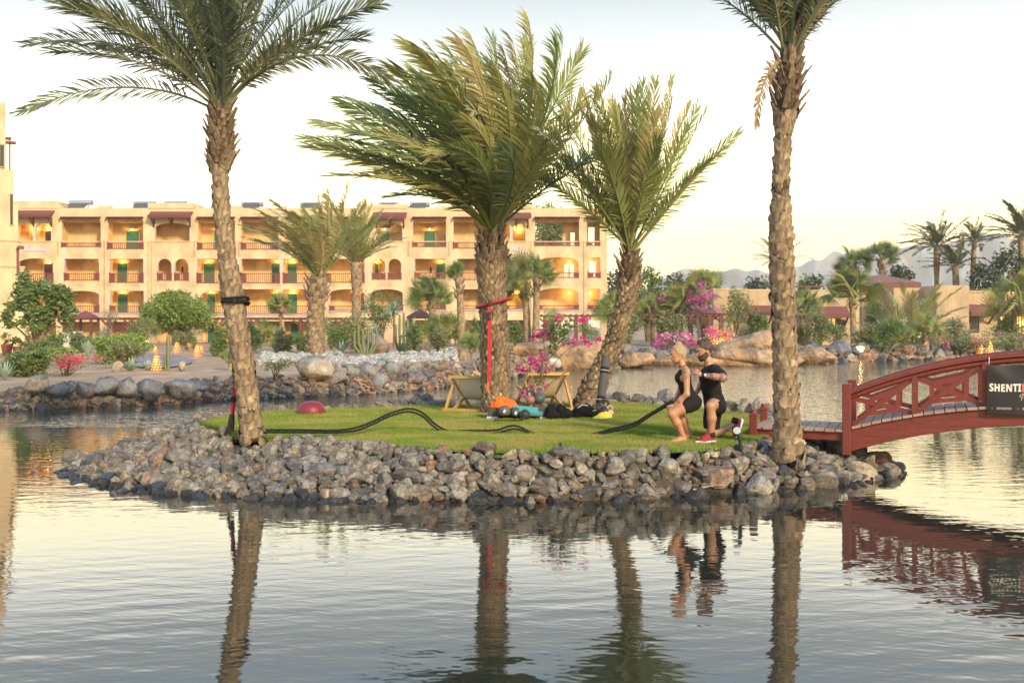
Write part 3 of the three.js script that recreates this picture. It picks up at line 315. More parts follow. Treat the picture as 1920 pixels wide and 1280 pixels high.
{
  const D = 103, k = F / D, X = px => (px - 960) / k, Y = py => H + (615 - py) / k;   // photo rows and columns on the front of the hotel, as metres
  const g = thing('hotel', 'long cream hotel with four storeys of orange balconies and dark red awnings', 'hotel', [0, 0, -D]);
  // openings: [left, right, top, bottom, arch rise px, rail, door left, door right, door colour, lamp]
  const F3 = [[32, 61, 418, 452, 9, 0, 38, 55, 'y'], [66, 95, 418, 452, 9, 0, 67, 80, 'r'], [115, 188, 413, 463, 0, 1], [201, 268, 413, 467, 0, 1, 222, 246, 'g', 1], [290, 355, 418, 452, 9, 0], [370, 440, 413, 468, 0, 1, 390, 408, 'g', 1], [452, 521, 413, 468, 0, 1], [533, 604, 413, 468, 0, 1, 545, 560, 'g'], [613, 685, 413, 468, 0, 1], [706, 754, 418, 452, 9, 0, 708, 726, 'g', 1], [774, 836, 413, 463, 0, 1, 792, 813, 'g', 1], [850, 912, 413, 466, 0, 1], [930, 956, 420, 452, 8, 0], [961, 985, 420, 452, 8, 0, 963, 982, 'y'], [1003, 1086, 413, 461, 0, 1], [1101, 1125, 413, 461, 0, 1]];
  const F2 = [[33, 99, 484, 530, 10, 1, 65, 81, 'r'], [120, 185, 485, 526, 0, 1, 174, 185, 'g'], [205, 268, 485, 530, 0, 1, 205, 224, 'g'], [295, 321, 485, 526, 12, 1], [327, 353, 485, 526, 12, 1, 341, 353, 'g'], [369, 442, 485, 531, 0, 1, 370, 391, 'g'], [452, 524, 485, 531, 0, 1, 500, 522, 'g'], [531, 604, 485, 531, 0, 1, 531, 548, 'g'], [611, 683, 485, 530, 0, 1, 657, 670, 'g'], [698, 722, 485, 524, 12, 1, 698, 704, 'g'], [728, 752, 485, 524, 12, 1], [778, 835, 485, 523, 0, 1, 815, 832, 'g'], [858, 915, 485, 525, 0, 1], [946, 989, 484, 524, 10, 1, 960, 982, 'y'], [1007, 1085, 482, 521, 10, 1], [1103, 1126, 482, 521, 0, 1]];
  const F1 = [[33, 99, 545, 587, 10, 1, 40, 62, 'y'], [122, 185, 545, 587, 8, 1, 174, 185, 'g'], [206, 269, 545, 587, 0, 1, 206, 225, 'g'], [292, 357, 545, 587, 10, 1], [377, 442, 545, 588, 8, 1, 377, 392, 'g'], [452, 524, 542, 589, 0, 1, 500, 522, 'g'], [531, 604, 542, 589, 0, 1, 532, 549, 'g'], [618, 683, 542, 583, 8, 1, 657, 670, 'g'], [695, 755, 542, 583, 9, 1], [778, 835, 542, 581, 0, 1, 822, 835, 'g'], [858, 915, 542, 580, 0, 1], [946, 989, 541, 580, 9, 1, 950, 984, 'y'], [1008, 1085, 540, 581, 10, 1], [1103, 1126, 541, 581, 0, 1]];
  const G0 = [[60, 104, 604, 643, 0, 0], [122, 185, 603, 643, 0, 0], [206, 269, 603, 643, 0, 0], [292, 357, 603, 643, 0, 0], [377, 442, 603, 643, 0, 0, 378, 394, 't'], [452, 524, 602, 643, 0, 0, 500, 523, 't'], [531, 604, 602, 643, 0, 0, 537, 553, 't'], [618, 683, 602, 643, 0, 0], [778, 835, 600, 643, 0, 0], [858, 915, 600, 643, 0, 0], [946, 989, 600, 643, 0, 0, 960, 976, 'y'], [1008, 1085, 600, 643, 0, 0], [1103, 1126, 600, 643, 0, 0]];
  const floors = [F3, F2, F1, G0], all = floors.flat();
  const th = .35, deep = 1.7, x0 = X(18), x1 = X(1138), top = Y(390);
  part('wall', wallWith(x0, x1, Y(644) - .3, top, all.map(o => archPath(X(o[0]), X(o[1]), Y(o[3]), Y(o[2]), o[4] / k)), th), wallM, g);
  // back walls, left of the open corner bays
  const slabs = []; for (const y of [413, 478, 536, 594]) slabs.push(box(x0 + .02, x1 - .02, Y(y) - .12, Y(y) + .12, -th - .01, -th - deep - .02)); 
  for (const px of [18, 110, 195, 276, 364, 446, 527, 608, 690, 766, 843, 921, 995, 1094, 1137]) slabs.push(box(X(px) - .1, X(px) + .1, Y(644), top - .1, -th - .012, -th - deep));
  part('partition', merge(slabs), innerM, g);
  part('back_wall', merge([box(X(18), X(996), Y(644), top - .12, -th - deep - .03, -th - deep - .25), box(X(996) + .01, X(1137), Y(536), Y(590), -th - deep - .03, -th - deep - .2)]), innerM, g);
  const back = [archPath(X(1060), X(1068), Y(521), Y(492), .1), archPath(X(1071), X(1079), Y(521), Y(492), .1), archPath(X(1108), X(1121), Y(521), Y(487), 0)];
  part('back_wall', wallWith(X(996) + .01, X(1137), Y(536) + .01, Y(478), back, .2).translate(0, 0, -th - deep - .03), innerM, g);
  part('back_wall', wallWith(X(1058), X(1137), Y(475), Y(413), [archPath(X(1072), X(1080), Y(461), Y(432), 0), archPath(X(1106), X(1118), Y(461), Y(422), 0)], .2).translate(0, 0, -th - deep - .03), innerM, g);
  // roof: parapet blocks of uneven height, low walls between
  const par = [[18, 109, 377], [277, 364, 381], [668, 764, 383], [915, 998, 384]]; for (const [a, b, y] of par) part('parapet', box(X(a), X(b), top - .02, Y(y), .08, -th - deep - 3), wallM, g);
  const piers = [[184, 206], [366, 373], [432, 452], [520, 535], [603, 615], [826, 848], [1000, 1004], [1070, 1090], [1093, 1100], [109, 114]]; for (const [a, b] of piers) part('parapet', box(X(a), X(b), top - .02, Y(386 - (a > 1000 ? -11 : 0)), .03, -.6), wallM, g);
  part('roof', box(x0 + .05, X(996), top - .3, top - .12, -th - .02, -12), greyM, g);
  part('side_wall', box(x1 - .02, x1 - .35, Y(644) - .3, top - .05, -th - .015, -th - .9), wallM, g);
  part('side_wall', box(X(995), X(998), Y(600), top - .14, -th - deep - .3, -12), wallM, g); part('side_wall', box(x0 + .01, x0 + .3, Y(644), top - .14, -th - deep - .3, -12), wallM, g);
  // string courses and joints of the render
  const courses = [[18, 1138, 452.5], [18, 1138, 534]].map(([a, b, y]) => box(X(a), X(b), Y(y) - .05, Y(y) + .03, .04, -.02)); part('string_course', merge(courses), wallM, g);
  for (const px of [108, 195, 277, 283, 364, 448, 686, 766, 842, 995, 1095]) part('downpipe', box(X(px) - .05, X(px) + .05, Y(px % 2 ? 644 : 480), Y(452), .06, -.02), wallB, g);
  // doors, railings, sills, lamps
  const doorMats = { g: tealM, t: tealM, r: doorR, y: innerY };
  const zb = -th - deep - .02;
  floors.forEach((fl, fi) => fl.forEach(o => {
    const [a, b, t, bt, rise, rail, da, db, col, lit] = o, fy = [467, 530, 588, 644][fi];
    if (da) {
      const xa = X(da), xb = X(db), y0 = Y(fy), y1 = y0 + (fi === 0 ? 2.0 : 2.05); const d = part('door', box(xa, xb, y0, y1, zb + .05, zb - .02), doorMats[col], g);
      part('door_frame', merge([box(xa - .1, xa - .002, y0, y1 + .1, zb + .09, zb - .03), box(xb + .002, xb + .1, y0, y1 + .1, zb + .09, zb - .03), box(xa - .002, xb + .002, y1 + .002, y1 + .1, zb + .088, zb - .03)]), col === 'g' ? innerY : innerM, d);
      if (col === 'g' || col === 't') part('shutter_slat', merge([0, 1, 2, 3, 4, 5, 6, 7].map(i => box(xa + .12, xb - .12, y0 + .35 + i * .19, y0 + .45 + i * .19, zb + .075, zb + .04))), tealM, d);
      if (lit) { part('lamp_shade', box((xa + xb) / 2 - .28, (xa + xb) / 2 + .28, y1 + .3, y1 + .36, zb + .3, zb + .02), innerY, g); lamp('lamp_bulb', 0, 0, V((xa + xb) / 2, y1 + .2, zb + .2), .09, 1.8, g); }
      else if (fi < 3) lamp('lamp_bulb', 0, 0, V((xa + xb) / 2, y1 + .22, zb + .22), .05, col === 'y' ? 3 : 1.5, g);
    } else if (fi === 1 || fi === 2) { if (a > 1000 || a === 1007) lamp('lamp_bulb', 0, 0, V(X(b) - .9, Y(t) - .45, -1.2), .07, 3.2, g); }
    if (fi === 0 && rise && a < 1000 && o[5] === 0 || fi === 2) part('sill', box(X(a) - .12, X(b) + .12, Y(bt) - .09, Y(bt) + .02, .1, -.05), fi === 2 ? lilacM : wallM, g);
    if (rise || fi === 2 || fi === 1) for (const q of [[a, -.06, .004], [b, -.004, .06]]) part('reveal', box(X(q[0]) + q[1], X(q[0]) + q[2], Y(bt), Y(t) - rise / k, .025, -.1), lilacM, g);
    if (rail) {
      const top2 = [455, 513, 574][fi] + (a > 770 ? -1 : 0) - (fi === 0 ? 0 : 1), l = [], xa = X(a) - .05, xb = X(b) + .05, yb = Y(bt) + .08, yt = Y(top2); const z = .04;
      l.push(box(xa, xb, yt - .08, yt, z + .05, z - .05), box(xa, xb, yb - .06, yb + .02, z + .04, z - .04)); const n = Math.max(4, Math.round((xb - xa) / .2)); for (let i = 0; i <= n; i++) { const x = lerp(xa + .03, xb - .03, i / n); l.push(box(x - .026, x + .026, yb, yt - .02, z + .02, z - .02)); }
      for (const [e, sg] of [[xa, 1], [xb, -1]]) { l.push(box(e + sg * .02, e + sg * .1, yb - .1, yt + .1, z + .06, z - .06)); const q = .55; l.push(bar(V(e + sg * .1, yb, z), V(e + sg * q, yt - .04, z), .05, .05), bar(V(e + sg * .1, yt - .04, z), V(e + sg * q, yb, z), .05, .05), box(e + sg * .1, e + sg * q, yb + .02, yb + (yt - yb) * .92, z - .02, z - .03)); }
      part('railing', merge(l), railM, g);
    }
  }));
  const slat = (a, b, y0, y1, out) => { // sloping shade of boards on brackets
    const m = part('awning', merge([box(X(a), X(b), Y(y0) - .2, Y(y0), .15, 0)]), awnM, g), w = X(b) - X(a), n = Math.max(6, Math.round(w / .3)), l = []; for (let i = 0; i <= n; i++) { const x = lerp(X(a) + .05, X(b) - .05, i / n); l.push(bar(V(x, Y(y0) - .06, .02), V(x, Y(y1), out), .09, .1)); } part('awning_slat', merge(l), redwood, m); part('awning_board', bar(V(X(a) - .04, Y((y0 + y1) / 2) + .08, out / 2), V(X(b) + .04, Y((y0 + y1) / 2) + .08, out / 2), out * 1.06, .05, V(0, 1, .18).normalize()), awnM, m);
  };
  for (const [a, b] of [[114, 188], [200, 268], [370, 440], [452, 522], [533, 605], [613, 686], [774, 837], [850, 913], [1003, 1087], [1099, 1127]]) slat(a, b, 406, 412, .45);
  for (const [a, b, y0, y1] of [[22, 102, 393, 408], [282, 362, 396, 409], [700, 763, 397, 411], [940, 996, 398, 411]]) { const m = part('awning', bar(V(X(a), (Y(y0) + Y(y1)) / 2, .5), V(X(b), (Y(y0) + Y(y1)) / 2, .5), 1.25, .1, V(0, 1, .55).normalize()), awnM, g); part('awning_board', box(X(a), X(b), Y(y1) - .05, Y(y1) + .22, 1.05, 1.0), redwood, m); const l = []; for (const x of [a + 6, (a + b) / 2, b - 6]) l.push(bar(V(X(x), Y(y1 + 15), .04), V(X(x), Y(y1) - .04, .95), .1, .1), box(X(x) - .07, X(x) + .07, Y(y1 + 17), Y(y1), .1, 0)); part('awning_bracket', merge(l), redwood, m); }
  for (const [a, b] of [[43, 86], [955, 977]]) part('sign_plaque', box(X(a), X(b), Y(471), Y(466), .05, -.02), lilacM, g);
  for (const [px, py, fi] of [[330, 503, 1], [805, 504, 1], [834, 442, 0], [892, 505, 1]]) part('fire_extinguisher', new THREE.CapsuleGeometry(.11, .4, 3, 8).translate(X(px), Y(py), zb + .15), doorR, g);
  // water heaters on the roof
  [[113, 155, 375], [236, 276, 377], [296, 335, 376], [386, 412, 378], [443, 482, 378], [556, 596, 379], [706, 742, 379], [765, 801, 379], [844, 880, 379]].forEach(([a, b, y], i) => {
    const c = thing('water_heater', `grey water heater on the hotel roof, ${['leftmost of them', 'second from the left', 'third from the left', 'just left of the leaning palm trunk', 'just right of the leaning trunk', 'behind the wind-blown garden palm', 'left of the pair by the tall date palm', 'right of the pair by the tall date palm', 'half hidden by the tall date palm'][i]}`, 'water heater', [X((a + b) / 2), top, -D - 2.2], 0, 'water heaters on the hotel roof'), L = X(b) - X(a), yy = Y(y) - top;
    part('tank', new THREE.CylinderGeometry(.27, .27, L, 16).rotateZ(Math.PI / 2).translate(0, yy, 0), steelM, c); part('end_cap', merge([-1, 1].map(s => new THREE.CylinderGeometry(.28, .28, .08, 16).rotateZ(Math.PI / 2).translate(s * L / 2, yy, 0))), greyM, c);
    part('stand', merge([-1, 1].flatMap(s => [box(s * L * .3 - .03, s * L * .3 + .03, -.05, yy - .2, .2, .14), box(s * L * .3 - .03, s * L * .3 + .03, -.05, yy - .2, -.14, -.2)])), darkM, c); part('solar_panel', bar(V(-L * .38, .35, .9), V(L * .38, .35, .9), 1.3, .07, V(0, 1, .7).normalize()), darkM, c);
    part('pipe', tube([V(L / 2, yy + .05, 0), V(L / 2 + .5, yy + .05, 0), V(L / 2 + .52, 0, 0)], .02, 5), steelM, c);
  });
  // roof railing of crossed laths
  for (const [a, b, y] of [[160, 184, 384], [207, 237, 384], [374, 386, 386], [812, 826, 388], [735, 760, 386]]) { const l = [], n = Math.round((X(b) - X(a)) / .6), y0 = top - .02, y1 = Y(y); for (let i = 0; i < n; i++) { const xa = lerp(X(a), X(b), i / n), xb = lerp(X(a), X(b), (i + 1) / n); l.push(bar(V(xa, y0, -.2), V(xb, y1, -.2), .04, .04), bar(V(xa, y1, -.2), V(xb, y0, -.2), .04, .04)); } l.push(box(X(a), X(b), y1, y1 + .05, -.17, -.23)); part('roof_railing', merge(l), lilacM, g); }
}
function pergola(label, d, pxs, yb, x0, x1, screens = []) { // beam and posts on the ground
  const k = F / d, X = px => (px - 960) / k, Y = py => H + (615 - py) / k, g = thing('pergola', label, 'pergola', [0, 0, -d]); const gy = .5;
  part('beam', merge([box(X(x0), X(x1), Y(yb + 1.5), Y(yb - 1.5), .1, -.1), box(X(x0), X(x1), Y(yb + 1.5), Y(yb - 1.5), -2.4, -2.6)]), redwood, g);
  const l = []; for (let px = x0 + 3; px < x1; px += 11) l.push(box(X(px) - .05, X(px) + .05, Y(yb - 1.6), Y(yb - 3), .3, -2.9)); part('rafter', merge(l), redwood, g);
  for (const px of pxs) { const p = part('post', merge([box(X(px) - .17, X(px) + .17, gy - .1, Y(yb + 1.6), .09, -.25)]), redwood, g); part('bracket', merge([-1, 1].map(s => bar(V(X(px) + s * .1, Y(yb + 12), -.08), V(X(px) + s * .7, Y(yb + 2.6), -.08), .14, .16))), redwood, p); }
  for (const [a, b, y0, y1] of screens) { const q = []; for (let i = 0; i <= 6; i++) q.push(box(lerp(X(a), X(b), i / 6) - .03, lerp(X(a), X(b), i / 6) + .03, Y(y1), Y(y0), .02, -.04)); for (let i = 0; i <= 6; i++) q.push(box(X(a), X(b), lerp(Y(y0), Y(y1), i / 6) - .03, lerp(Y(y0), Y(y1), i / 6) + .03, .05, .021)); part('lattice', merge(q), redwood, g); }
}
pergola('long dark red timber pergola before the hotel ground floor', 98, [120, 203, 245, 325, 404, 482, 563, 641], 598, 108, 722, [[210, 238, 608, 640]]);
pergola('short dark red pergola before the open corner of the hotel', 98, [1022, 1080, 1095], 592, 1002, 1140);
pergola('dark red pergola among the bougainvillea behind the people', 84, [1240, 1296, 1331, 1353], 590, 1205, 1440);
function hutRoof(px0, px1, py0, py1, d, label) { // small pyramid roof on posts
  const k = F / d, w = (px1 - px0) / k, c = P((px0 + px1) / 2, py1, d), g = thing('pavilion', label, 'pavilion', [c.x, .5, c.z]); const y = c.y - .5, h = (py1 - py0) / k;
  const cone = new THREE.ConeGeometry(w * .71, h, 4, 1).rotateY(Math.PI / 4); part('roof', boxUV(cone.toNonIndexed()).translate(0, y + h / 2 + .1, 0), awnM, g); g.children[0].geometry.computeVertexNormals(); part('eave', box(-w / 2, w / 2, y - .05, y + .1, w / 2, -w / 2), redwood, g);
  for (const [sx, sz] of [[1, 1], [-1, 1], [1, -1], [-1, -1]]) part('post', box(sx * w * .42 - .1, sx * w * .42 + .1, -.2, y - .06, sz * w * .42 - .1, sz * w * .42 + .1), redwood, g);
}
hutRoof(140, 180, 584, 597, 95, 'small pyramid roofed shelter behind the left garden trees'); hutRoof(764, 812, 580, 596, 92, 'small pyramid roofed shelter right of the cactus garden');
{ // corner building at the left edge, its side along the line of sight
  const d = 62, k = F / d, c = PX(45, d), X = px => (px - 36) / k, Y = py => H + (615 - py) / k, g = thing('corner_building', 'plain cream corner building at the left edge with stepped upper storeys', 'building', [c, 0, -d], .47);
  part('wall', merge([box(X(-330), X(36), .3, Y(500), 0, -8), box(X(-330), X(25), Y(500) + .002, Y(385), -.02, -8.02), box(X(-330), X(17.5), Y(385) + .002, Y(320), -.04, -8.04), box(X(-330), X(4), Y(320) + .002, Y(195), -.06, -8.06)]), wallM, g);
  part('ledge', merge([box(X(-330), X(37), Y(502), Y(499), .05, -8.05), box(X(-330), X(26), Y(453.5), Y(451.5), .02, -8.025)]), wallB, g);
  for (const [a, b, y0, y1] of [[12, 16.5, 366, 422], [-5, 1.5, 275, 315]]) { const w = part('window', box(X(a), X(b), Y(y1), Y(y0), .004, -.3), glassM, g); part('frame', merge([box(X(a) - .05, X(b) + .05, Y(y0), Y(y0) + .06, .03, -.05), box(X(a) - .05, X(b) + .05, Y(y1) - .06, Y(y1) - .002, .05, -.05)]), wallB, w); }
  part('timber_frame', merge([box(X(10), X(13), Y(320), Y(263), -.5, -.7), box(X(3), X(22), Y(268.5), Y(264), -.4, -.8), box(X(3), X(14), Y(261.5), Y(257), -.3, -.7)]), redwood, g); part('timber_frame', merge([box(X(23), X(27), Y(512), Y(463), .3, .12), box(X(23), X(35), Y(467), Y(462), .5, .021)]), redwood, g);
}
{ // low houses on the right
  const d = 92, k = F / d, X = px => (px - 960) / k, Y = py => H + (615 - py) / k, litM = glowM;
  const house = (name, label, pos) => thing(name, label, 'house', [0, 0, -d - pos]);
  const awn = (g, a, b, y0, y1, y2, z = 0) => { const m = part('awning', bar(V(X(a), (Y(y0) + Y(y1)) / 2, z + .55), V(X(b), (Y(y0) + Y(y1)) / 2, z + .55), 1.5, .08, V(0, 1, .75).normalize()), awnM, g); part('awning_board', box(X(a), X(b), Y(y2), Y(y1) + .05, z + 1.16, z + 1.1), redwood, m); part('awning_bracket', merge([a + 4, b - 4].map(x => bar(V(X(x), Y(y2 + 14), z + .05), V(X(x), Y(y2) + .1, z + 1.0), .14, .14))), redwood, m); };
  const win = (g, a, b, y0, y1, m, z = 0) => { const w = part('window', box(X(a), X(b), Y(y1), Y(y0), z + .01, z - .1), m, g); const l = [box(X(a) - .06, X(a), Y(y1), Y(y0), z + .06, z - .02), box(X(b), X(b) + .06, Y(y1), Y(y0), z + .06, z - .02), box(X(a), X(b), Y(y0), Y(y0) + .07, z + .06, z - .02)]; const n = Math.max(1, Math.round((b - a) / 6)); for (let i = 1; i < n; i++) { const x = lerp(X(a), X(b), i / n); l.push(box(x - .03, x + .03, Y(y1), Y(y0), z + .05, z)); } part('frame', merge(l), doorR, w); };
  let g = house('low_house', 'low cream house behind the tall palm trunk with a maroon awning', 0);
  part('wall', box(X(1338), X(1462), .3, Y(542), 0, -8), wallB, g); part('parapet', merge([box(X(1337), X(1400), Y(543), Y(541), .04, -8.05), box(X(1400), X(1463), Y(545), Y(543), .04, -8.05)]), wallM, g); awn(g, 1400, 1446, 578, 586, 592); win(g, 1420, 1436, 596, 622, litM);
  g = house('low_house', 'low cream house with a lit window under a maroon awning left of the pyramid roof', 0);
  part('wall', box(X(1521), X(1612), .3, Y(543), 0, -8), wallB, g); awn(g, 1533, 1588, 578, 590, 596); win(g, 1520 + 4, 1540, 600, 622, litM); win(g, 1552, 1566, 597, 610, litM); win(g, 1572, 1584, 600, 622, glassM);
  g = house('roofed_house', 'house with a wide pyramid roof of maroon tiles and dark red eaves', 8);
  { const w = (1712 - 1600) / k * 1.08, cx = X(1652) * 1.087, y = Y(541) + .3, h = .95; part('wall', box(cx - w * .42, cx + w * .42, .3, y - .1, w * .3, -w * .4), wallB, g); const r = new THREE.ConeGeometry(w * .71, h, 4, 1).rotateY(Math.PI / 4).toNonIndexed(); r.scale(1, 1, .9); r.computeVertexNormals(); part('roof', boxUV(r).translate(cx, y + h / 2 + .5, 0), roofM, g); part('eave', box(cx - w / 2, cx + w / 2, y - .1, y + .5, w * .45, -w * .45), redwood, g); part('beam', box(X(1540), X(1610), Y(530), Y(527), -2, -2.4), redwood, g); }
  g = house('low_house', 'long low cream house at the right edge with maroon awnings over lit windows', 1);
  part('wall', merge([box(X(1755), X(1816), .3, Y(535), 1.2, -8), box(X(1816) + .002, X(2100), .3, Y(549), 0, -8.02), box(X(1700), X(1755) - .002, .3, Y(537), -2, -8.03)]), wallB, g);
  { const l = []; for (let i = 0; i < 7; i++) { const xa = X(1820 + i * 5); l.push(bar(V(xa, Y(549), -.1), V(xa + 2.5 / k, Y(544.5), -.1), .08, .06), bar(V(xa + 5 / k, Y(549), -.1), V(xa + 2.5 / k, Y(544.5), -.1), .08, .06)); } l.push(box(X(1819), X(1856), Y(545), Y(544), -.05, -.15)); part('roof_railing', merge(l), wallM, g); part('parapet', box(X(1856), X(2100), Y(549), Y(546), .03, -.4), wallM, g); }
  awn(g, 1820, 1868, 574, 585, 592); win(g, 1830, 1845, 594, 624, glassM); awn(g, 1886, 1990, 576, 583, 589); win(g, 1886, 1893, 593, 625, litM); win(g, 1900, 1908, 593, 625, glassM); win(g, 1910, 1932, 593, 625, litM);
}
{ // far mountains
  const pts = [[1180, 560], [1240, 520], [1290, 507], [1330, 512], [1380, 503], [1440, 510], [1480, 500], [1510, 492], [1545, 482], [1570, 470], [1600, 474], [1640, 462], [1690, 468], [1730, 450], [1760, 462], [1800, 446], [1840, 432], [1865, 436], [1900, 452], [1960, 440], [2050, 470], [2200, 520], [2350, 600]], R = rng(3), d = 2900, pos = [], uv = [], idx = [], N = 160, M = 10;
  const s = sampler(pts); for (let i = 0; i <= N; i++) for (let j = 0; j <= M; j++) { const px = lerp(1150, 2350, i / N), v = j / M; const y = (s(px) - 615 - 10 * (vnoise(px * .05, 3, 9999, 9, 2) - .5)), rise = Math.pow(v, .8) * (1 + .5 * (vnoise(px * .03 + v * 3, v * 5, 9999, 9999, 6) - .5) * (1 - v)); const dd = d + v * 500 + 280 * (vnoise(px * .04, v * 4, 9999, 9999, 9) - .5); pos.push((px - 960) * dd / F, H - y * dd / F * rise - 10 * (1 - v), -dd); uv.push(px * .1, v * 10); }
  for (let i = 0; i < N; i++) for (let j = 0; j < M; j++) { const a = i * (M + 1) + j; idx.push(a, a + M + 1, a + 1, a + M + 1, a + M + 2, a + 1); }
  tag(part('mountain', geoOf(pos, uv, idx), mat([.4, .36, .33], { map: rep(rockT, .15), roughness: 1 })), 'pale far mountain ridge in the haze on the right', null, null, 'structure');
}

// ---------- garden plants ----------
const leaf = (c, o = {}) => mat(c, { roughness: .65, transmission: .35, side: THREE.DoubleSide, ...o });
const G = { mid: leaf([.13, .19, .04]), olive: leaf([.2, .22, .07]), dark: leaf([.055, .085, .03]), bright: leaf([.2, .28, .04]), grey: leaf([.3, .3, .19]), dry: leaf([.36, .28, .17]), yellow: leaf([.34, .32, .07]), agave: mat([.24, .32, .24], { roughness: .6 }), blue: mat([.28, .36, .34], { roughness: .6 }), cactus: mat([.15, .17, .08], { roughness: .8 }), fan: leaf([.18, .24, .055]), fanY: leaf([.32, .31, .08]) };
const petal = { pink: leaf([.68, .05, .28]), red: leaf([.62, .04, .1]), white: leaf([.8, .75, .62]), mauve: leaf([.55, .16, .4]), orange: leaf([.8, .3, .06]) };
const twigM = mat([.33, .26, .18], { map: barkT, roughness: .95 });
function leafCloud(R, blobs, n, s, flat = .5) { // leaves through the volume of the blobs [x, y, z, rx, ry, rz]
  const pos = [], tot = blobs.reduce((a, b) => a + b[3] * b[4], 0);
  for (const b of blobs) { const m = Math.round(n * b[3] * b[4] / tot); const clumps = []; for (let i = 0; i < 14; i++) { const z = R() * 2 - 1, a = R() * 6.283, q = Math.sqrt(1 - z * z); clumps.push([q * Math.cos(a), z, q * Math.sin(a)]); }
    for (let i = 0; i < m; i++) { const c = clumps[R() * 14 | 0], rr = .55 + .45 * Math.cbrt(R()); let x = c[0] * .68 + (R() + R() - 1) * .5, y = c[1] * .68 + (R() + R() - 1) * .5, z = c[2] * .68 + (R() + R() - 1) * .5; const l = Math.hypot(x, y, z); if (l > 1.08) { x *= 1 / l; y *= 1 / l; z *= 1 / l; } x = b[0] + x * b[3] * rr / .8; y = b[1] + y * b[4] * rr / .8; z = b[2] + z * b[5] * rr / .8;
      const d = V(R() - .5, (R() - .5) * flat + .15, R() - .5).normalize(), w = V(R() - .5, R() - .5, R() - .5).cross(d).normalize(), k = s * (.6 + .8 * R()); const p = V(x, y, z), a = p.clone().addScaledVector(d, -k), e = p.clone().addScaledVector(d, k), l1 = p.clone().addScaledVector(w, k * .42), l2 = p.clone().addScaledVector(w, -k * .42); pos.push(...a, ...l1, ...e, ...a, ...e, ...l2); } }
  return geoOf(pos);
}
let plantSeed = 1000;
// a bush or tree seen between px0..px1, top row py0, foot row py1
function bush(name, label, cat, px0, px1, py0, py1, m, o = {}) {
  const R = rng(plantSeed++), { d, k, o: c } = foot((px0 + px1) / 2, py1, o.d), w = (px1 - px0) / k, h = PY(py0, d) - c.y, g = thing(name, label, cat, c, 0, o.group), st = o.stem ?? .25;
  const n = o.n ?? 900, blobs = o.blobs ? o.blobs.map(b => [b[0] * w, b[1] * h, (R() - .5) * w * .3, b[2] * w, b[3] * h, b[2] * w * .8]) : []; if (!o.blobs) { const q = o.parts ?? 5; for (let i = 0; i < q; i++) blobs.push([(R() - .5) * w * .62, h * lerp(st + .22, .8, R()), (R() - .5) * w * .5, w * (.2 + .1 * R()), h * (1 - st) * (.26 + .1 * R()), w * .26]); }
  const stems = []; for (const b of blobs) stems.push(tube(curve([V((R() - .5) * w * .12, -.1, 0), V(b[0] * .35 + (R() - .5) * .1, b[1] * .5, b[2] * .3), V(b[0], b[1], b[2])], 6), [.03, .028, .024, .02, .016, .012, .008].map(v => v * (o.thick ?? 1) * Math.max(.7, h / 1.6)), 5));
  part(o.tree ? 'trunk' : 'stem', merge(stems), twigM, g);
  if (n) part(o.tree ? 'crown' : 'foliage', leafCloud(R, blobs, n, o.leaf ?? .05, o.flat), m, g);
  for (const [pc, pn, ps] of o.flowers ?? []) { const cl = []; for (let i = 0; i < (o.clusters ?? 9); i++) { const b = blobs[R() * blobs.length | 0], a = R() * 6.28; cl.push([b[0] + Math.cos(a) * b[3] * .8, b[1] + b[4] * (R() * 1.3 - .3), b[2] + Math.abs(Math.sin(a)) * b[5] * .9, ps, ps * .7, ps]); } part('blossom', leafCloud(R, cl, pn, o.petal ?? .045, 1), petal[pc], g); }
  return g;
}
function rosette(name, label, px, py, rpx, m, o = {}) { // agave, yucca: stiff pointed leaves from one heart
  const R = rng(plantSeed++), { d, k, o: base } = foot(px, py, o.d), r = rpx / k, g = thing(name, label, o.cat ?? 'agave', base, 0, o.group), pos = [], n = o.n ?? 30; const lift = o.stem ? o.stem / k : 0;
  if (lift) part('stem', tube([V(0, -.1, 0), V(.05 * r, lift * .5, 0), V(0, lift, 0)], .07 * r + .02, 8), twigM, g);
  for (let i = 0; i < n; i++) { const az = i * 2.39996, el = lerp(.15, o.open ?? 1.35, (i + .5) / n) + (R() - .5) * .2, L = r * (.75 + .4 * R()), w = r * (o.w ?? .085); const dir = V(Math.sin(el) * Math.cos(az), Math.cos(el), Math.sin(el) * Math.sin(az)), sd = V(-Math.sin(az), 0, Math.cos(az)), up = V().crossVectors(dir, sd); const P0 = V(0, lift + .02, 0); const st = [0, .35, .7, 1].map((s, q) => [P0.clone().addScaledVector(dir, L * s).add(V(0, -(o.droop ?? .12) * L * s * s, 0)), w * [.6, 1, .7, .02][q]]); for (let q = 0; q < 3; q++) { const [a, wa] = st[q], [b, wb] = st[q + 1]; const fold = (p, ww, s2) => p.clone().addScaledVector(sd, ww * s2).addScaledVector(up, -ww * .35 * -1); const a0 = a, b0 = b, al = fold(a, wa, -1), ar = fold(a, wa, 1), bl = fold(b, wb, -1), br = fold(b, wb, 1); for (const t of [[a0, al, bl], [a0, bl, b0], [a0, b0, br], [a0, br, ar]]) for (const v of t) pos.push(...v); } }
  part('rosette', geoOf(pos), m, g); return g;
}
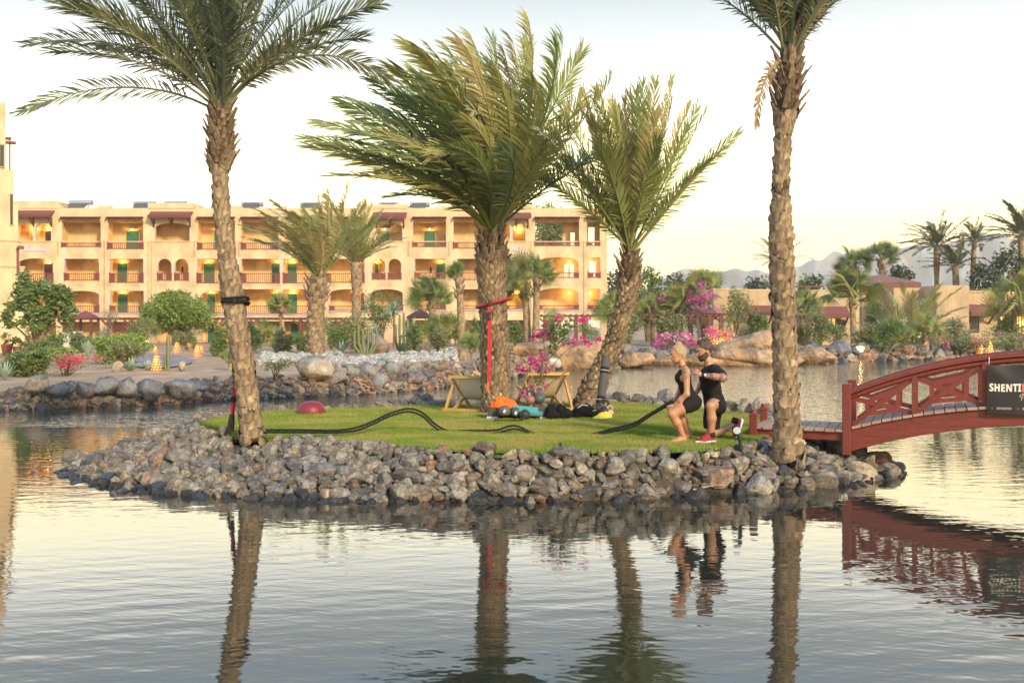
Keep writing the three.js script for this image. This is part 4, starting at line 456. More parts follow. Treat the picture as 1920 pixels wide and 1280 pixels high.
function fanLeaf(R, r, wind) { // one fan on its stalk, along +y then opening
  const pos = [], n = 26, st = r * .55, spread = 2.3; const c = V(0, st, 0);
  for (let i = 0; i < n; i++) { const a = lerp(-spread, spread, (i + .5) / n), L = r * (.62 + .1 * R()) * (1 - .12 * Math.abs(a)), da = spread / n * .8; const dir = q => V(Math.sin(q), Math.cos(q), .12 * Math.cos(q * 2)); const m1 = c.clone().addScaledVector(dir(a - da), L * .42), m2 = c.clone().addScaledVector(dir(a + da), L * .42), e = c.clone().addScaledVector(dir(a), L).add(V(0, 0, -L * .25)).addScaledVector(wind, L * .35); const rid = c.clone().addScaledVector(dir(a), L * .42).add(V(0, 0, L * .05)); for (const t of [[c, m1, rid], [c, rid, m2], [m1, e, rid], [rid, e, m2]]) for (const v of t) pos.push(...v); }
  const s = tube([V(0, 0, 0), V(0, st * .5, .02 * r), V(0, st, 0)], [r * .022, r * .016, r * .012], 4); const q = s.toNonIndexed().attributes.position.array; return geoOf([...pos, ...q]);
}
function fanPalm(label, px, py, cx, cy, rpx, tw, o = {}) {
  const R = rng(plantSeed++), { d, k, o: base } = foot(px, py, o.d), r = rpx / k, g = thing('fan_palm', label, 'palm tree', base, 0, o.group), top = V((cx - px) / k, PY(cy, d) - base.y, 0), wind = V(...(o.wind ?? [-.5, 0, 0]));
  if (tw) { const n = 12, pts = [], rr = []; for (let i = 0; i <= n; i++) { const s = i / n; pts.push(V(top.x * s + Math.sin(s * 3) * .03, lerp(-.15, top.y, s), 0)); rr.push(tw / 2 / k * (1.25 - .35 * s + (s > .85 ? .25 : 0))); } const t = part('trunk', tube(pts, rr, 10, 1), o.lit ? barkM[1] : barkM[1], g); const sg = stubGeo(plantSeed, tw / k * .5, tw / k * .9); for (let i = 0; i < (o.boots ?? 10); i++) { const s = lerp(.72, .98, i / 10), a = i * 2.4, q = part('leaf_stub', sg, barkM[0], t); q.position.set(top.x * s + Math.cos(a) * tw * .5 / k, top.y * s, Math.sin(a) * tw * .5 / k); q.rotation.set(.35, Math.PI / 2 - a, 0, 'YXZ'); } }
  const leaves = [0, 1, 2].map(() => fanLeaf(R, r, V(0, -.5, 0)));
  const n = o.n ?? 20; for (let i = 0; i < n; i++) { const az = i * 2.39996 + R(), th = lerp(.1, o.open ?? 1.75, Math.pow((i + .5) / n, .8)) + (R() - .5) * .2, f = part('frond', leaves[i % 3], R() < (o.yellow ?? .15) ? G.fanY : o.m ?? G.fan, g); const dir = V(Math.sin(th) * Math.cos(az), Math.cos(th), Math.sin(th) * Math.sin(az)).addScaledVector(wind, .8 * Math.sin(Math.min(th, 1.5)) + .2).normalize(); f.position.copy(top).add(V(0, -.04 * r, 0)); f.quaternion.setFromUnitVectors(V(0, 1, 0), dir); f.rotateY(R() * 6.28); const s = .8 + .35 * R(); f.scale.setScalar(s); }
  return g;
}
function gardenPalm(label, px, py, cx, cy, rpx, tw, o = {}) { // feathery palm of the garden
  const R = rng(plantSeed++), { d, k, o: base } = foot(px, py, o.d), r = rpx / k, g = thing('garden_palm', label, 'palm tree', base, 0, o.group), top = V((cx - px) / k, PY(cy, d) - base.y, 0);
  if (tw) { const n = 14, pts = [], rr = []; for (let i = 0; i <= n; i++) { const s = i / n; pts.push(V(top.x * s * s, lerp(-.15, top.y, s), 0)); rr.push(tw / 2 / k * (1.2 - .25 * s + (s > .62 ? .35 : 0) * smooth(.6, .8, s)) * (1 + .1 * (R() - .5))); } const t = part('trunk', tube(pts, rr, 12, 1), barkM[1], g); const pg = [0, 1, 2].map(q => plateGeo(plantSeed * 3 + q, tw / k * .62, tw / k * .5, tw / k * .13, tw / k * .5)), sg = stubGeo(plantSeed, tw / k * .3, tw / k * .6); const nb = o.boots ?? 60; for (let i = 0; i < nb; i++) { const s = (i + .5) / nb, a = i * 2.39996, up = s > .66, q = part(up ? 'leaf_stub' : 'leaf_base', up ? sg : pg[i % 3], barkM[i % 4], t), rad = rr[Math.round(s * n)]; q.position.set(top.x * s * s + Math.cos(a) * rad, top.y * s, Math.sin(a) * rad); q.rotation.set(up ? .35 : .06, Math.PI / 2 - a, 0, 'YXZ'); } }
  const wind = V(...(o.wind ?? [-.5, 0, 0])); for (let i = 0; i < (o.n ?? 30); i++) { const q = (i + .5) / (o.n ?? 30), t0 = lerp(.08, o.spread ?? .95, Math.pow(q, .8)); part('frond', frondGeo(R, { base: top.clone().add(V(0, -.03 * r, 0)), az: i * 2.39996 + R() * .4, t0, t1: t0 + (o.bend ?? .7) * (.6 + .7 * R()), L: r * (.85 + .3 * R()), wind, ll: r * (o.ll ?? .17), lw: r * (o.lw ?? .009), n: o.leaflets ?? 30, r0: r * .009, vee: .4, sag: .3, gap: .02, start: .15 }), (o.mats ?? leafM)[R() * (o.mats ?? leafM).length | 0], g); }
  return g;
}
gardenPalm('wind-blown palm on the sand left of the stout island palm', 591, 668, 596, 520, 165, 27, { wind: [-.62, 0, .1], n: 40, spread: .75, bend: .6, leaflets: 44, ll: .14, lw: .0075, boots: 80, mats: [leafM[1], leafM[2], leafM[4], leafM[1]] });
gardenPalm('dusty garden palm behind the shrubs right of the wind-blown one', 668, 642, 668, 492, 115, 15, { d: 72, wind: [-.15, 0, 0], n: 34, spread: 1.0, bend: .5, boots: 40, leaflets: 34, mats: [leafM[2], leafM[4], leafM[1]] });
gardenPalm('wide feathery palm clump without trunk before the right houses', 1712, 650, 1712, 640, 118, 0, { n: 30, spread: 1.15, bend: .5, wind: [.1, 0, 0], mats: [leafM[2], leafM[4], leafM[1]] });
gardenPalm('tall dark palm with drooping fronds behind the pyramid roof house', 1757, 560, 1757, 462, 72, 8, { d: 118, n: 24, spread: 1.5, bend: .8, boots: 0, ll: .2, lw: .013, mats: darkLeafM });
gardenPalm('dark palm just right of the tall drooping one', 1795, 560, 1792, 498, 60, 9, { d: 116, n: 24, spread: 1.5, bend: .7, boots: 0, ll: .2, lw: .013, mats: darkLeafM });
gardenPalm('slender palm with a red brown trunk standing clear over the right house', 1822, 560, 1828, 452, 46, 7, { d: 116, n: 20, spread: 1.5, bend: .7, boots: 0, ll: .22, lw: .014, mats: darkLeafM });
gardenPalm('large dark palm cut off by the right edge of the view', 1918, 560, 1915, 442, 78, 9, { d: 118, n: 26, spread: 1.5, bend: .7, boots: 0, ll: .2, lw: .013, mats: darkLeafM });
gardenPalm('palm half hidden behind the tallest date palm trunk', 1462, 560, 1460, 492, 64, 9, { d: 100, n: 16, spread: 1.2, bend: .8, boots: 0, mats: [leafM[1], leafM[2]] });
fanPalm('small fan palm before the hotel right of the curving trunk', 526, 640, 526, 576, 30, 6, { boots: 6 });
fanPalm('slim bare-trunked fan palm on the sand beside the stout palm', 867, 676, 860, 520, 34, 13, { wind: [-.9, .3, 0], open: 1.2, n: 16 });
fanPalm('knee-high fan palm at the foot of the slim bare trunk', 886, 682, 884, 655, 36, 7, { wind: [.2, 0, 0], n: 14, open: 1.2, boots: 4, m: G.fan });
fanPalm('bushy fan palm before the hotel right of the pyramid shelter', 812, 648, 808, 560, 50, 11, { wind: [-.2, 0, 0] });
fanPalm('low trunkless fan palm under the bushy one', 832, 655, 832, 640, 58, 0, { n: 22, open: 1.1, wind: [.15, 0, 0], yellow: .3 });
fanPalm('fan palm with weeping leaves right of the stout trunk', 990, 652, 983, 528, 58, 12, { wind: [-.9, -.4, 0], m: G.olive });
fanPalm('round-headed fan palm beside the weeping one', 1004, 652, 1006, 520, 44, 12, { wind: [.1, 0, 0] });
fanPalm('fan palm with a bare trunk among the bougainvillea behind the man', 1324, 640, 1322, 545, 46, 9, { wind: [-.7, .1, 0], yellow: .4 });
fanPalm('shorter fan palm left of the bare-trunked one over the flowers', 1277, 645, 1274, 575, 46, 9, { wind: [-.3, 0, 0], yellow: .3 });
fanPalm('small fan palm nearest the leaning trunk on the far shore', 1225, 648, 1222, 590, 40, 8, { wind: [-.4, 0, 0], yellow: .5 });
fanPalm('yellowish fan palm behind the leaning date palm', 1160, 640, 1152, 582, 44, 8, { wind: [-.3, -.3, 0], yellow: .7 });
fanPalm('fan palm standing clear before the low houses with a straight brown trunk', 1602, 655, 1597, 552, 60, 11, { wind: [-.2, 0, 0], yellow: .25 });
fanPalm('dark fan palm on the left above the pyramid roof', 1606, 560, 1606, 502, 44, 11, { d: 118, n: 15, m: G.mid, wind: [-.4, 0, 0], yellow: .05 });
fanPalm('dark fan palm on the right above the pyramid roof', 1656, 560, 1654, 486, 40, 12, { d: 116, n: 14, m: G.mid, wind: [.1, .2, 0], yellow: .05 });
fanPalm('fan palm just right of the tallest date palm trunk', 1507, 648, 1503, 578, 42, 8, { yellow: .3, wind: [.2, 0, 0] });
fanPalm('fan palm with hanging yellow leaves at the right edge', 1902, 648, 1902, 560, 62, 9, { d: 84, wind: [.1, -.5, 0], yellow: .6 });
fanPalm('low fan palm lit from below beside the shore spotlight', 1737, 662, 1737, 632, 46, 9, { wind: [0, 0, 0], open: 1.2, n: 18, yellow: .5 });
fanPalm('low green fan palm left of the uplit one', 1668, 660, 1668, 645, 52, 0, { open: 1.2, n: 18, wind: [.2, 0, 0], m: G.mid });
fanPalm('fan-leaved shrub at the foot of the curving palm trunk', 495, 655, 492, 642, 42, 0, { n: 18, open: 1.2, wind: [.4, 0, 0], yellow: .3 });
fanPalm('young fan palm left of the curving palm trunk', 430, 694, 428, 676, 24, 6, { n: 12, open: 1.4, boots: 4, wind: [.3, 0, 0] });
fanPalm('fan palm beneath the topiary tree in the left garden', 275, 650, 275, 625, 30, 0, { n: 16, open: 1.3, wind: [0, 0, 0], m: G.olive });
// trees and shrubs
bush('garden_tree', 'leafy many-stemmed young tree beside the corner building', 'tree', 2, 140, 500, 668, G.mid, { d: 50, tree: true, leaf: .13, n: 4600, thick: 1.0, blobs: [[-.33, .62, .17, .13], [-.2, .84, .14, .12], [.1, .62, .24, .2], [.3, .5, .2, .16], [.22, .76, .2, .12], [-.02, .42, .2, .14], [-.36, .42, .1, .09], [.36, .66, .14, .12]] });
bush('clipped_tree', 'round clipped green tree before the hotel balconies', 'tree', 269, 400, 546, 648, G.bright, { tree: true, leaf: .13, n: 12000, thick: 2, blobs: [[-.2, .6, .3, .3], [.2, .62, .3, .31], [0, .7, .32, .28], [-.05, .42, .34, .2], [.3, .5, .2, .24], [-.36, .55, .15, .22]] });
bush('shrub', 'bright green low shrub by the two white boxes', 'shrub', 172, 276, 632, 682, G.bright, { n: 5200, stem: .02, parts: 12, leaf: .09 });
bush('shrub', 'green ground shrub below the corner building', 'shrub', 2, 92, 652, 706, G.mid, { n: 4200, stem: .02, parts: 12, leaf: .07 });
bush('bougainvillea', 'sparse bougainvillea with crimson blooms behind the shore boulders', 'shrub', 50, 196, 655, 706, G.dry, { n: 900, stem: .1, parts: 12, leaf: .04, flowers: [['red', 420, .16]], clusters: 14 });
bush('dry_shrub', 'pale dry shrub before the left pergola', 'shrub', 172, 240, 575, 648, G.grey, { n: 1000, stem: .55, parts: 5, leaf: .05 });
bush('dry_shrub', 'grey brush below the pergola left of the clipped tree', 'shrub', 176, 214, 612, 655, G.grey, { n: 700, stem: .1, leaf: .06 });
bush('shrub', 'green shrub between the young garden tree and the white boxes', 'shrub', 56, 120, 622, 676, G.mid, { n: 2400, stem: .02, parts: 9, leaf: .08 });
bush('shrub', 'olive brush behind the bougainvillea left of the tall column cactus', 'shrub', 196, 262, 642, 690, G.olive, { n: 2000, stem: .02, parts: 9, leaf: .06 });
bush('shrub', 'dark shrub under the left end of the pergola', 'shrub', 40, 118, 610, 656, G.olive, { n: 1200, stem: .1, leaf: .07 });
bush('shrub', 'tall grassy shrub behind the candelabra cacti', 'shrub', 672, 758, 548, 650, G.mid, { n: 2600, stem: .2, parts: 8, leaf: .09 });
bush('shrub', 'yellow-green shrub right of the wind-blown palm trunk', 'shrub', 600, 642, 590, 655, G.olive, { n: 900, stem: .2, leaf: .07 });
bush('frangipani', 'bare branched frangipani with few yellow leaves beside the curving trunk', 'shrub', 398, 440, 602, 668, G.yellow, { n: 130, stem: .3, leaf: .13, thick: 1.5 });
bush('small_tree', 'dry little tree on the sand right of the curving trunk', 'tree', 480, 555, 672, 716, G.olive, { n: 420, stem: .35, leaf: .045, tree: true, thick: 1.4 });
bush('shrub', 'olive shrub standing before the low house by the tall trunk', 'shrub', 1348, 1408, 540, 640, G.olive, { d: 80, n: 1700, stem: .2, parts: 8, leaf: .11 });
bush('bougainvillea', 'pink and white bougainvillea hedge behind the woman', 'shrub', 1218, 1320, 618, 662, G.olive, { n: 1500, stem: .05, parts: 12, leaf: .07, petal: .07, flowers: [['pink', 700, .4], ['white', 260, .3], ['mauve', 500, .4]], clusters: 12 });
bush('bougainvillea', 'pink and orange bougainvillea hedge behind the kneeling man', 'shrub', 1310, 1398, 616, 656, G.olive, { n: 1200, stem: .05, parts: 10, leaf: .07, petal: .07, flowers: [['pink', 700, .4], ['orange', 260, .35], ['white', 120, .3]], clusters: 10 });
bush('bougainvillea', 'tall mauve bougainvillea climbing the pergola posts', 'shrub', 1290, 1352, 530, 642, G.mid, { d: 86, n: 1300, stem: .3, parts: 8, leaf: .09, petal: .09, flowers: [['mauve', 900, .6], ['pink', 400, .5]], clusters: 8 });
bush('bougainvillea', 'pink bougainvillea behind the shorter fan palm', 'shrub', 1215, 1255, 545, 645, G.olive, { d: 88, n: 700, stem: .3, leaf: .09, petal: .09, flowers: [['pink', 420, .5]], clusters: 6 });
bush('shrub', 'white-flowered shrub above the shore right of the fan palm', 'shrub', 1676, 1722, 600, 655, G.mid, { n: 700, stem: .2, leaf: .08, petal: .09, flowers: [['white', 260, .3]], clusters: 12 });
for (const [a, b, y0, y1, m, l] of [[1480, 1530, 606, 648, 'mid', 'green shrub at the right foot of the tall trunk on the far shore'], [1528, 1600, 606, 652, 'mid', 'green shrub below the lit house windows'], [1600, 1650, 606, 658, 'olive', 'olive shrub behind the straight-trunked fan palm'], [1620, 1690, 612, 660, 'mid', 'dense shrub between the fan palm and the white flowers'], [1395, 1450, 606, 636, 'mid', 'low green shrub behind the brown boulders by the tall trunk']]) bush('shrub', l, 'shrub', a, b, y0, y1, G[m], { n: 1100, stem: .05, parts: 8, leaf: .09 });
bush('shrub', 'grassy bed with a few pink blooms behind the bridge rail', 'shrub', 1752, 1850, 622, 662, G.olive, { n: 2000, stem: .02, parts: 12, leaf: .09, petal: .09, flowers: [['pink', 160, .4]], clusters: 6 });
bush('shrub', 'grassy bed at the right edge behind the two glowing lanterns', 'shrub', 1836, 1960, 618, 662, G.olive, { n: 2200, stem: .02, parts: 12, leaf: .09, petal: .08, flowers: [['mauve', 90, .3]], clusters: 5 });
bush('shrub', 'green shrub with pink blooms right of the stout trunk', 'shrub', 1010, 1062, 574, 650, G.bright, { n: 1100, stem: .2, leaf: .08 });
bush('shrub', 'green shrub by the short pergola at the hotel corner', 'shrub', 1062, 1128, 598, 650, G.mid, { n: 1100, stem: .1, leaf: .08 });
bush('shrub', 'small shrub under the slim fan palm', 'shrub', 838, 868, 606, 650, G.mid, { n: 600, stem: .1, leaf: .07, flowers: [['mauve', 90, .3]], petal: .07, clusters: 4 });
bush('shrub', 'dry brown shrub between the cactus garden and the low fan palm', 'shrub', 782, 812, 634, 664, G.dry, { n: 500, stem: .1, leaf: .05 });
for (const [a, b, y0, y1, m, l] of [[1226, 1292, 588, 646, 'olive', 'olive brush under the pergola behind the woman'], [1404, 1446, 586, 642, 'mid', 'shrub against the low house left of the tall trunk'], [1516, 1562, 582, 646, 'olive', 'yellowish shrub before the lit windows right of the tall trunk'], [1622, 1664, 562, 646, 'mid', 'tall shrub right of the straight-trunked fan palm'], [1758, 1812, 596, 652, 'olive', 'shrub before the blank wall of the right house'], [1862, 1936, 596, 652, 'mid', 'shrub under the hanging yellow palm at the right edge'], [1148, 1212, 590, 650, 'olive', 'shrub behind the foot of the leaning palm'], [944, 990, 604, 652, 'mid', 'shrub behind the stout trunk before the hotel']]) bush('shrub', l, 'shrub', a, b, y0, y1, G[m], { d: 84, n: 1700, stem: .08, parts: 9, leaf: .12 });
[[128, 182, 612, 662, 'mid', 'green shrub directly behind the two white boxes'], [236, 282, 606, 654, 'olive', 'olive shrub below the left edge of the clipped tree'], [388, 424, 618, 668, 'mid', 'shrub just left of the curving trunk in the garden'], [498, 548, 612, 664, 'olive', 'olive shrub behind the grey green agave'], [556, 586, 618, 664, 'mid', 'small shrub hugging the left of the wind-blown palm trunk'], [612, 668, 604, 662, 'mid', 'shrub right of the wind-blown palm behind the blue agave'], [640, 700, 586, 660, 'olive', 'tall olive shrub left of the candelabra cacti'], [752, 800, 600, 662, 'mid', 'shrub right of the cactus garden by the shelter'], [796, 846, 616, 664, 'olive', 'low olive shrub beneath the bushy fan palm'], [876, 906, 600, 660, 'mid', 'shrub hugging the left side of the stout trunk'], [448, 486, 606, 662, 'mid', 'shrub close behind the curving trunk before the pergola'], [326, 372, 622, 656, 'olive', 'low brush behind the lanterns at the pergola'], [84, 136, 650, 684, 'bright', 'fresh green shrub left of the white boxes on the left bank']].forEach(([a, b, y0, y1, m, l]) => bush('shrub', l, 'shrub', a, b, y0, y1, G[m], { n: 1500, stem: .06, parts: 9, leaf: .085 }));
// trees behind
bush('broad_tree', 'tree rising behind the open corner of the hotel', 'tree', 990, 1066, 376, 640, G.olive, { d: 126, tree: true, leaf: .2, n: 5200, thick: 2, blobs: [[.05, .86, .38, .12], [-.1, .76, .4, .12], [.15, .72, .36, .12], [0, .62, .4, .1], [.2, .82, .28, .1]] });
[[1132, 1196, 506, 'dark tree right of the hotel behind the leaning palm'], [1186, 1248, 502, 'dense tree seen just right of the leaning palm trunk'], [1240, 1300, 512, 'tree in the far row over the bougainvillea pergola'], [1288, 1350, 508, 'tree in the far row with mauve blooms before it'], [1392, 1452, 518, 'tree in the far row behind the low house'], [1496, 1552, 514, 'tree in the far row right of the tall trunk']].forEach(([a, b, y, l], i) => bush('broad_tree', l, 'tree', a, b, y, 640, i % 2 ? G.mid : G.dark, { d: 112 + i * 2, tree: true, leaf: .2, n: 3200, thick: 2, blobs: [[-.25, .72, .26, .24], [.22, .74, .27, .22], [0, .84, .24, .16], [0, .5, .46, .26], [-.3, .4, .22, .24], [.3, .4, .22, .24]] }));
bush('broad_tree', 'big dark tree over the right house', 'tree', 1822, 1935, 460, 640, G.dark, { d: 112, tree: true, leaf: .22, n: 5200, thick: 3, blobs: [[-.25, .62, .24, .2], [.15, .74, .3, .24], [.1, .5, .4, .22], [-.3, .42, .2, .16], [.35, .6, .22, .26]] });
bush('broad_tree', 'small grey green tree between the pyramid roof and the drooping palm', 'tree', 1666, 1722, 494, 620, G.dark, { d: 118, tree: true, leaf: .2, n: 1600, thick: 2, blobs: [[0, .8, .4, .18], [.1, .62, .36, .16]] });
// rosettes and cacti
for (const [n, l, x, y, r, m, o] of [['agave', 'blue agave right of the wind-blown palm trunk', 640, 662, 32, 'blue', { open: .8 }], ['agave', 'grey green agave left of the wind-blown palm trunk', 520, 664, 30, 'agave', {}], ['agave', 'pale agave before the low green shrub at left', 243, 696, 28, 'agave', { open: 1.1 }], ['agave', 'blue green agave beside the tallest lantern', 277, 695, 24, 'blue', { open: 1.0 }], ['agave', 'agave on the sand edge between white pebbles', 718, 684, 24, 'agave', { w: .06 }], ['agave', 'small agave below the candelabra cacti', 766, 655, 24, 'agave', {}], ['agave', 'agave with reddish base near the wind-blown palm', 630, 672, 18, 'agave', {}], ['yucca', 'yucca with a bare stem in the cactus garden', 738, 652, 26, 'agave', { stem: 70, open: 2.0, w: .05, n: 50, cat: 'yucca' }], ['yucca', 'shorter yucca left of the tall one', 703, 655, 22, 'agave', { stem: 30, open: 1.8, w: .05, n: 40, cat: 'yucca' }], ['yucca', 'slender yucca at the right of the cactus garden', 762, 655, 20, 'olive', { stem: 42, open: 1.6, w: .05, n: 40, cat: 'yucca' }], ['yucca', 'spiky yucca beside the two white boxes', 163, 668, 34, 'agave', { open: .5, w: .05, cat: 'yucca' }], ['yucca', 'spiky plant at the foot of the corner building', 8, 712, 40, 'agave', { open: .9, w: .04, cat: 'yucca' }]]) rosette(n, l, x, y, r, G[m], o);
function cactus(label, px, py, h, stems, seed) { const d = groundHit(px, py), k = F / d, g = thing('cactus', label, 'cactus', P(px, py, d)), R = rng(seed); for (const [dx, hh, w] of stems) { const pts = [], rr = [], n = 10; for (let i = 0; i <= n; i++) { const s = i / n; pts.push(V(dx / k * Math.min(1, .35 + s * 1.6) + (R() - .5) * .02, lerp(-.1, h * hh / k, s), (R() - .5) * .02)); rr.push(w / 2 / k * (s > .9 ? .75 : 1)); } const t = tube(pts, rr, 16, 1), p = t.attributes.position; for (let j = 0; j <= n; j++) for (let q = 0; q <= 16; q += 2) { const i = j * 17 + q, c = pts[j]; p.setXYZ(i, c.x + (p.getX(i) - c.x) * .72, p.getY(i), c.z + (p.getZ(i) - c.z) * .72); } t.computeVertexNormals(); part('stem', t, G.cactus, g); } }
cactus('tall column cactus beside the tallest lantern', 315, 695, 66, [[0, 1, 7], [-6, .5, 5]], 3); cactus('branching candelabra cactus in the garden behind the white pebbles', 686, 664, 62, [[-22, .7, 5], [-14, .9, 5], [-6, .75, 5], [4, .85, 5], [12, .7, 5], [20, .8, 5]], 4); cactus('candelabra cactus cluster near the pyramid shelter', 752, 660, 74, [[-10, .7, 5], [-3, .95, 5], [5, 1, 5], [12, .8, 5], [18, .6, 5]], 5);
{ // white pebbles and path
  const R = rng(8), l = []; for (let i = 0; i < 1500; i++) { const a = R(); const px = a < .45 ? lerp(486, 640, R()) : lerp(626, 856, R()), py = a < .45 ? lerp(664, 682, R()) + (R() - .5) * 4 : 691 - (px - 626) * .06 - R() * lerp(12, 24, (px - 626) / 230); const d = groundHit(px, py), s = (.06 + .13 * R()) * 1.15, g = stoneG2[R() * 14 | 0].clone(); g.scale(s * 1.3, s * .8, s); g.rotateY(R() * 6); const z = -d, x = PX(px, d); g.translate(x, groundH(x, z) + s * .4, z); l.push(g); }
  tag(part('white_pebbles', merge(l), bigM.white), 'beds of white pebbles on the sand under the garden palms', 'pebbles', null, 'stuff');
  const pos = [], uv = [], idx = [], n = 24, m = 5, c = [300, 678]; for (let i = 0; i <= m; i++) for (let j = 0; j <= n; j++) { const a = j / n * 6.283, px = c[0] + Math.cos(a) * 62 * i / m, py = c[1] + Math.sin(a) * 14 * i / m * (1 - .2 * Math.cos(a)), d = groundHit(px, py), x = PX(px, d); pos.push(x, groundH(x, -d) + .05, -d); uv.push(x, -d); } for (let i = 0; i < m; i++) for (let j = 0; j < n; j++) { const a = i * (n + 1) + j; idx.push(a, a + 1, a + n + 1, a + 1, a + n + 2, a + n + 1); }
  tag(part('path', geoOf(pos, uv, idx), mat([.4, .34, .34], { map: rep(sandT, .4) })), 'mauve grey paved path among the lanterns', null, null, 'structure');
}

// ---------- bridge with its banner ----------
const bridgeM = mat([.24, .036, .02], { map: rep(woodT, .9), bumpMap: rep(rockB, 6), bumpScale: .002, roughness: .5 }), plankM = [[.5, .33, .26], [.45, .28, .21], [.56, .39, .31]].map(c => mat(c, { map: rep(woodT, 1.1), roughness: .8 }));
{
  const g = thing('footbridge', 'arched dark red timber footbridge from the island to the right', 'bridge', [4.63, 0, -14], -.39), X0 = 0, X1 = 5.2, C = 2.6, q = x => ((x - C) / 2.6) ** 2; const deck = x => 1.06 - .39 * q(x), low = x => .8 - .46 * q(x), rail = x => 1.7 - .58 * q(x), zn = 0, zf = -1.12;
  const sheet = (x0, x1, top, bot, z0, z1) => { const n = 28, s = new THREE.Shape(); s.moveTo(x0, bot(x0)); for (let i = 1; i <= n; i++) { const x = lerp(x0, x1, i / n); s.lineTo(x, bot(x)); } for (let i = n; i >= 0; i--) { const x = lerp(x0, x1, i / n); s.lineTo(x, top(x)); } const e = new THREE.ExtrudeGeometry(s, { depth: z1 - z0, bevelEnabled: true, bevelThickness: .006, bevelSize: .006, bevelSegments: 1 }); e.translate(0, 0, z0); return boxUV(e); };
  for (const z of [zn, zf]) {
    part('girder', sheet(X0 + .03, X1 - .03, x => deck(x) - .035, low, z - .05, z + .03), bridgeM, g);
    const pts = []; for (let i = 0; i <= 30; i++) { const x = lerp(X0 + .05, X1 - .05, i / 30); pts.push([x, rail(x)]); }
    part('handrail', merge([sheet(X0 + .05, X1 - .05, x => rail(x) + .045, x => rail(x) - .0, z - .055, z + .06)]), bridgeM, g); part('handrail', tube(pts.map(p => V(p[0], p[1] - .045, z)), .042, 8), bridgeM, g);
    for (const x of [X0, X1]) { const p = part('post', rbox(.115, .96, .115, .012, x, .78, z + .02), bridgeM, g); part('cap', rbox(.125, .03, .125, .008, x, 1.27, z + .02), bridgeM, p); }
    const xs = [X0 + .06, 0.87, 1.73, 3.47, 4.33, X1 - .06]; for (const x of xs.slice(1, -1)) part('baluster', box(x - .035, x + .035, deck(x) - .09, rail(x) - .04, z + .045, z - .025), bridgeM, g);
    for (let i = 0; i < 5; i++) { const [a, b] = [xs[i] + .02, xs[i + 1] - .02], A = V(a, deck(a) + .02, z), B = V(b, deck(b) + .02, z), Cc = V(b, rail(b) - .07, z), Dd = V(a, rail(a) - .07, z), at = (p, r, t) => p.clone().lerp(r, t); const p1 = at(A, Cc, .24), p3 = at(A, Cc, .76), p2 = at(B, Dd, .24), p4 = at(B, Dd, .76); const zz = V(0, 0, .012);
      part('brace', bar(A, Cc, .045, .062), bridgeM, g); part('brace', bar(B.clone().sub(zz), Dd.clone().sub(zz), .045, .062), bridgeM, g); for (const [s, e, o] of [[p1, p2, 1], [p3, p4, 1], [p4, p1, 2], [p2, p3, 2]]) part('brace', bar(s.clone().addScaledVector(zz, -o * .5), e.clone().addScaledVector(zz, -o * .5), .04 + o * .004, .056, o === 2 ? V(1, 0, 0) : V(0, 1, 0)), bridgeM, g); }
  }
  const R = rng(17), len = []; let x = X0 + .06; while (x < X1 - .1) { const w = .135, s = -2 * .39 * (x + w / 2 - C) / 2.6 ** 2; const p = rbox(w - .012, .035, 1.3, .006, 0, 0, 0); const m = part('plank', boxUV(p), plankM[R() * 3 | 0], g); m.position.set(x + w / 2, deck(x + w / 2) - .012 + R() * .004, -.56 + (R() - .5) * .02); m.rotation.z = Math.atan(s); x += w * Math.cos(Math.atan(s)); }
  // level approach on the island side
  for (const z of [-.02, zf]) part('girder', box(-1.28, X0 - .06, .5, .61, z - .03, z + .04), bridgeM, g);
  for (let i = 0; i < 9; i++) { const m = part('plank', boxUV(rbox(.128, .035, 1.26, .006)), plankM[R() * 3 | 0], g); m.position.set(-1.21 + i * .141, .632 + R() * .004, -.56 + (R() - .5) * .03); }
  for (const [x, z, l] of [[3.45, -.46, 'short red post with a notched head nearest the kneeling man'], [3.86, -1.5, 'short red post with a round head behind the first one']]) { const p = thing('bollard', l, 'post', [x, .5, -14 + z], -.39); part('post', rbox(.105, .34, .1, .012, 0, .17, 0), bridgeM, p); part('cap', new THREE.CylinderGeometry(.045, .055, .06, 12).translate(0, .365, 0), bridgeM, p); part('collar', rbox(.12, .03, .115, .01, 0, .31, 0), bridgeM, p); }
}
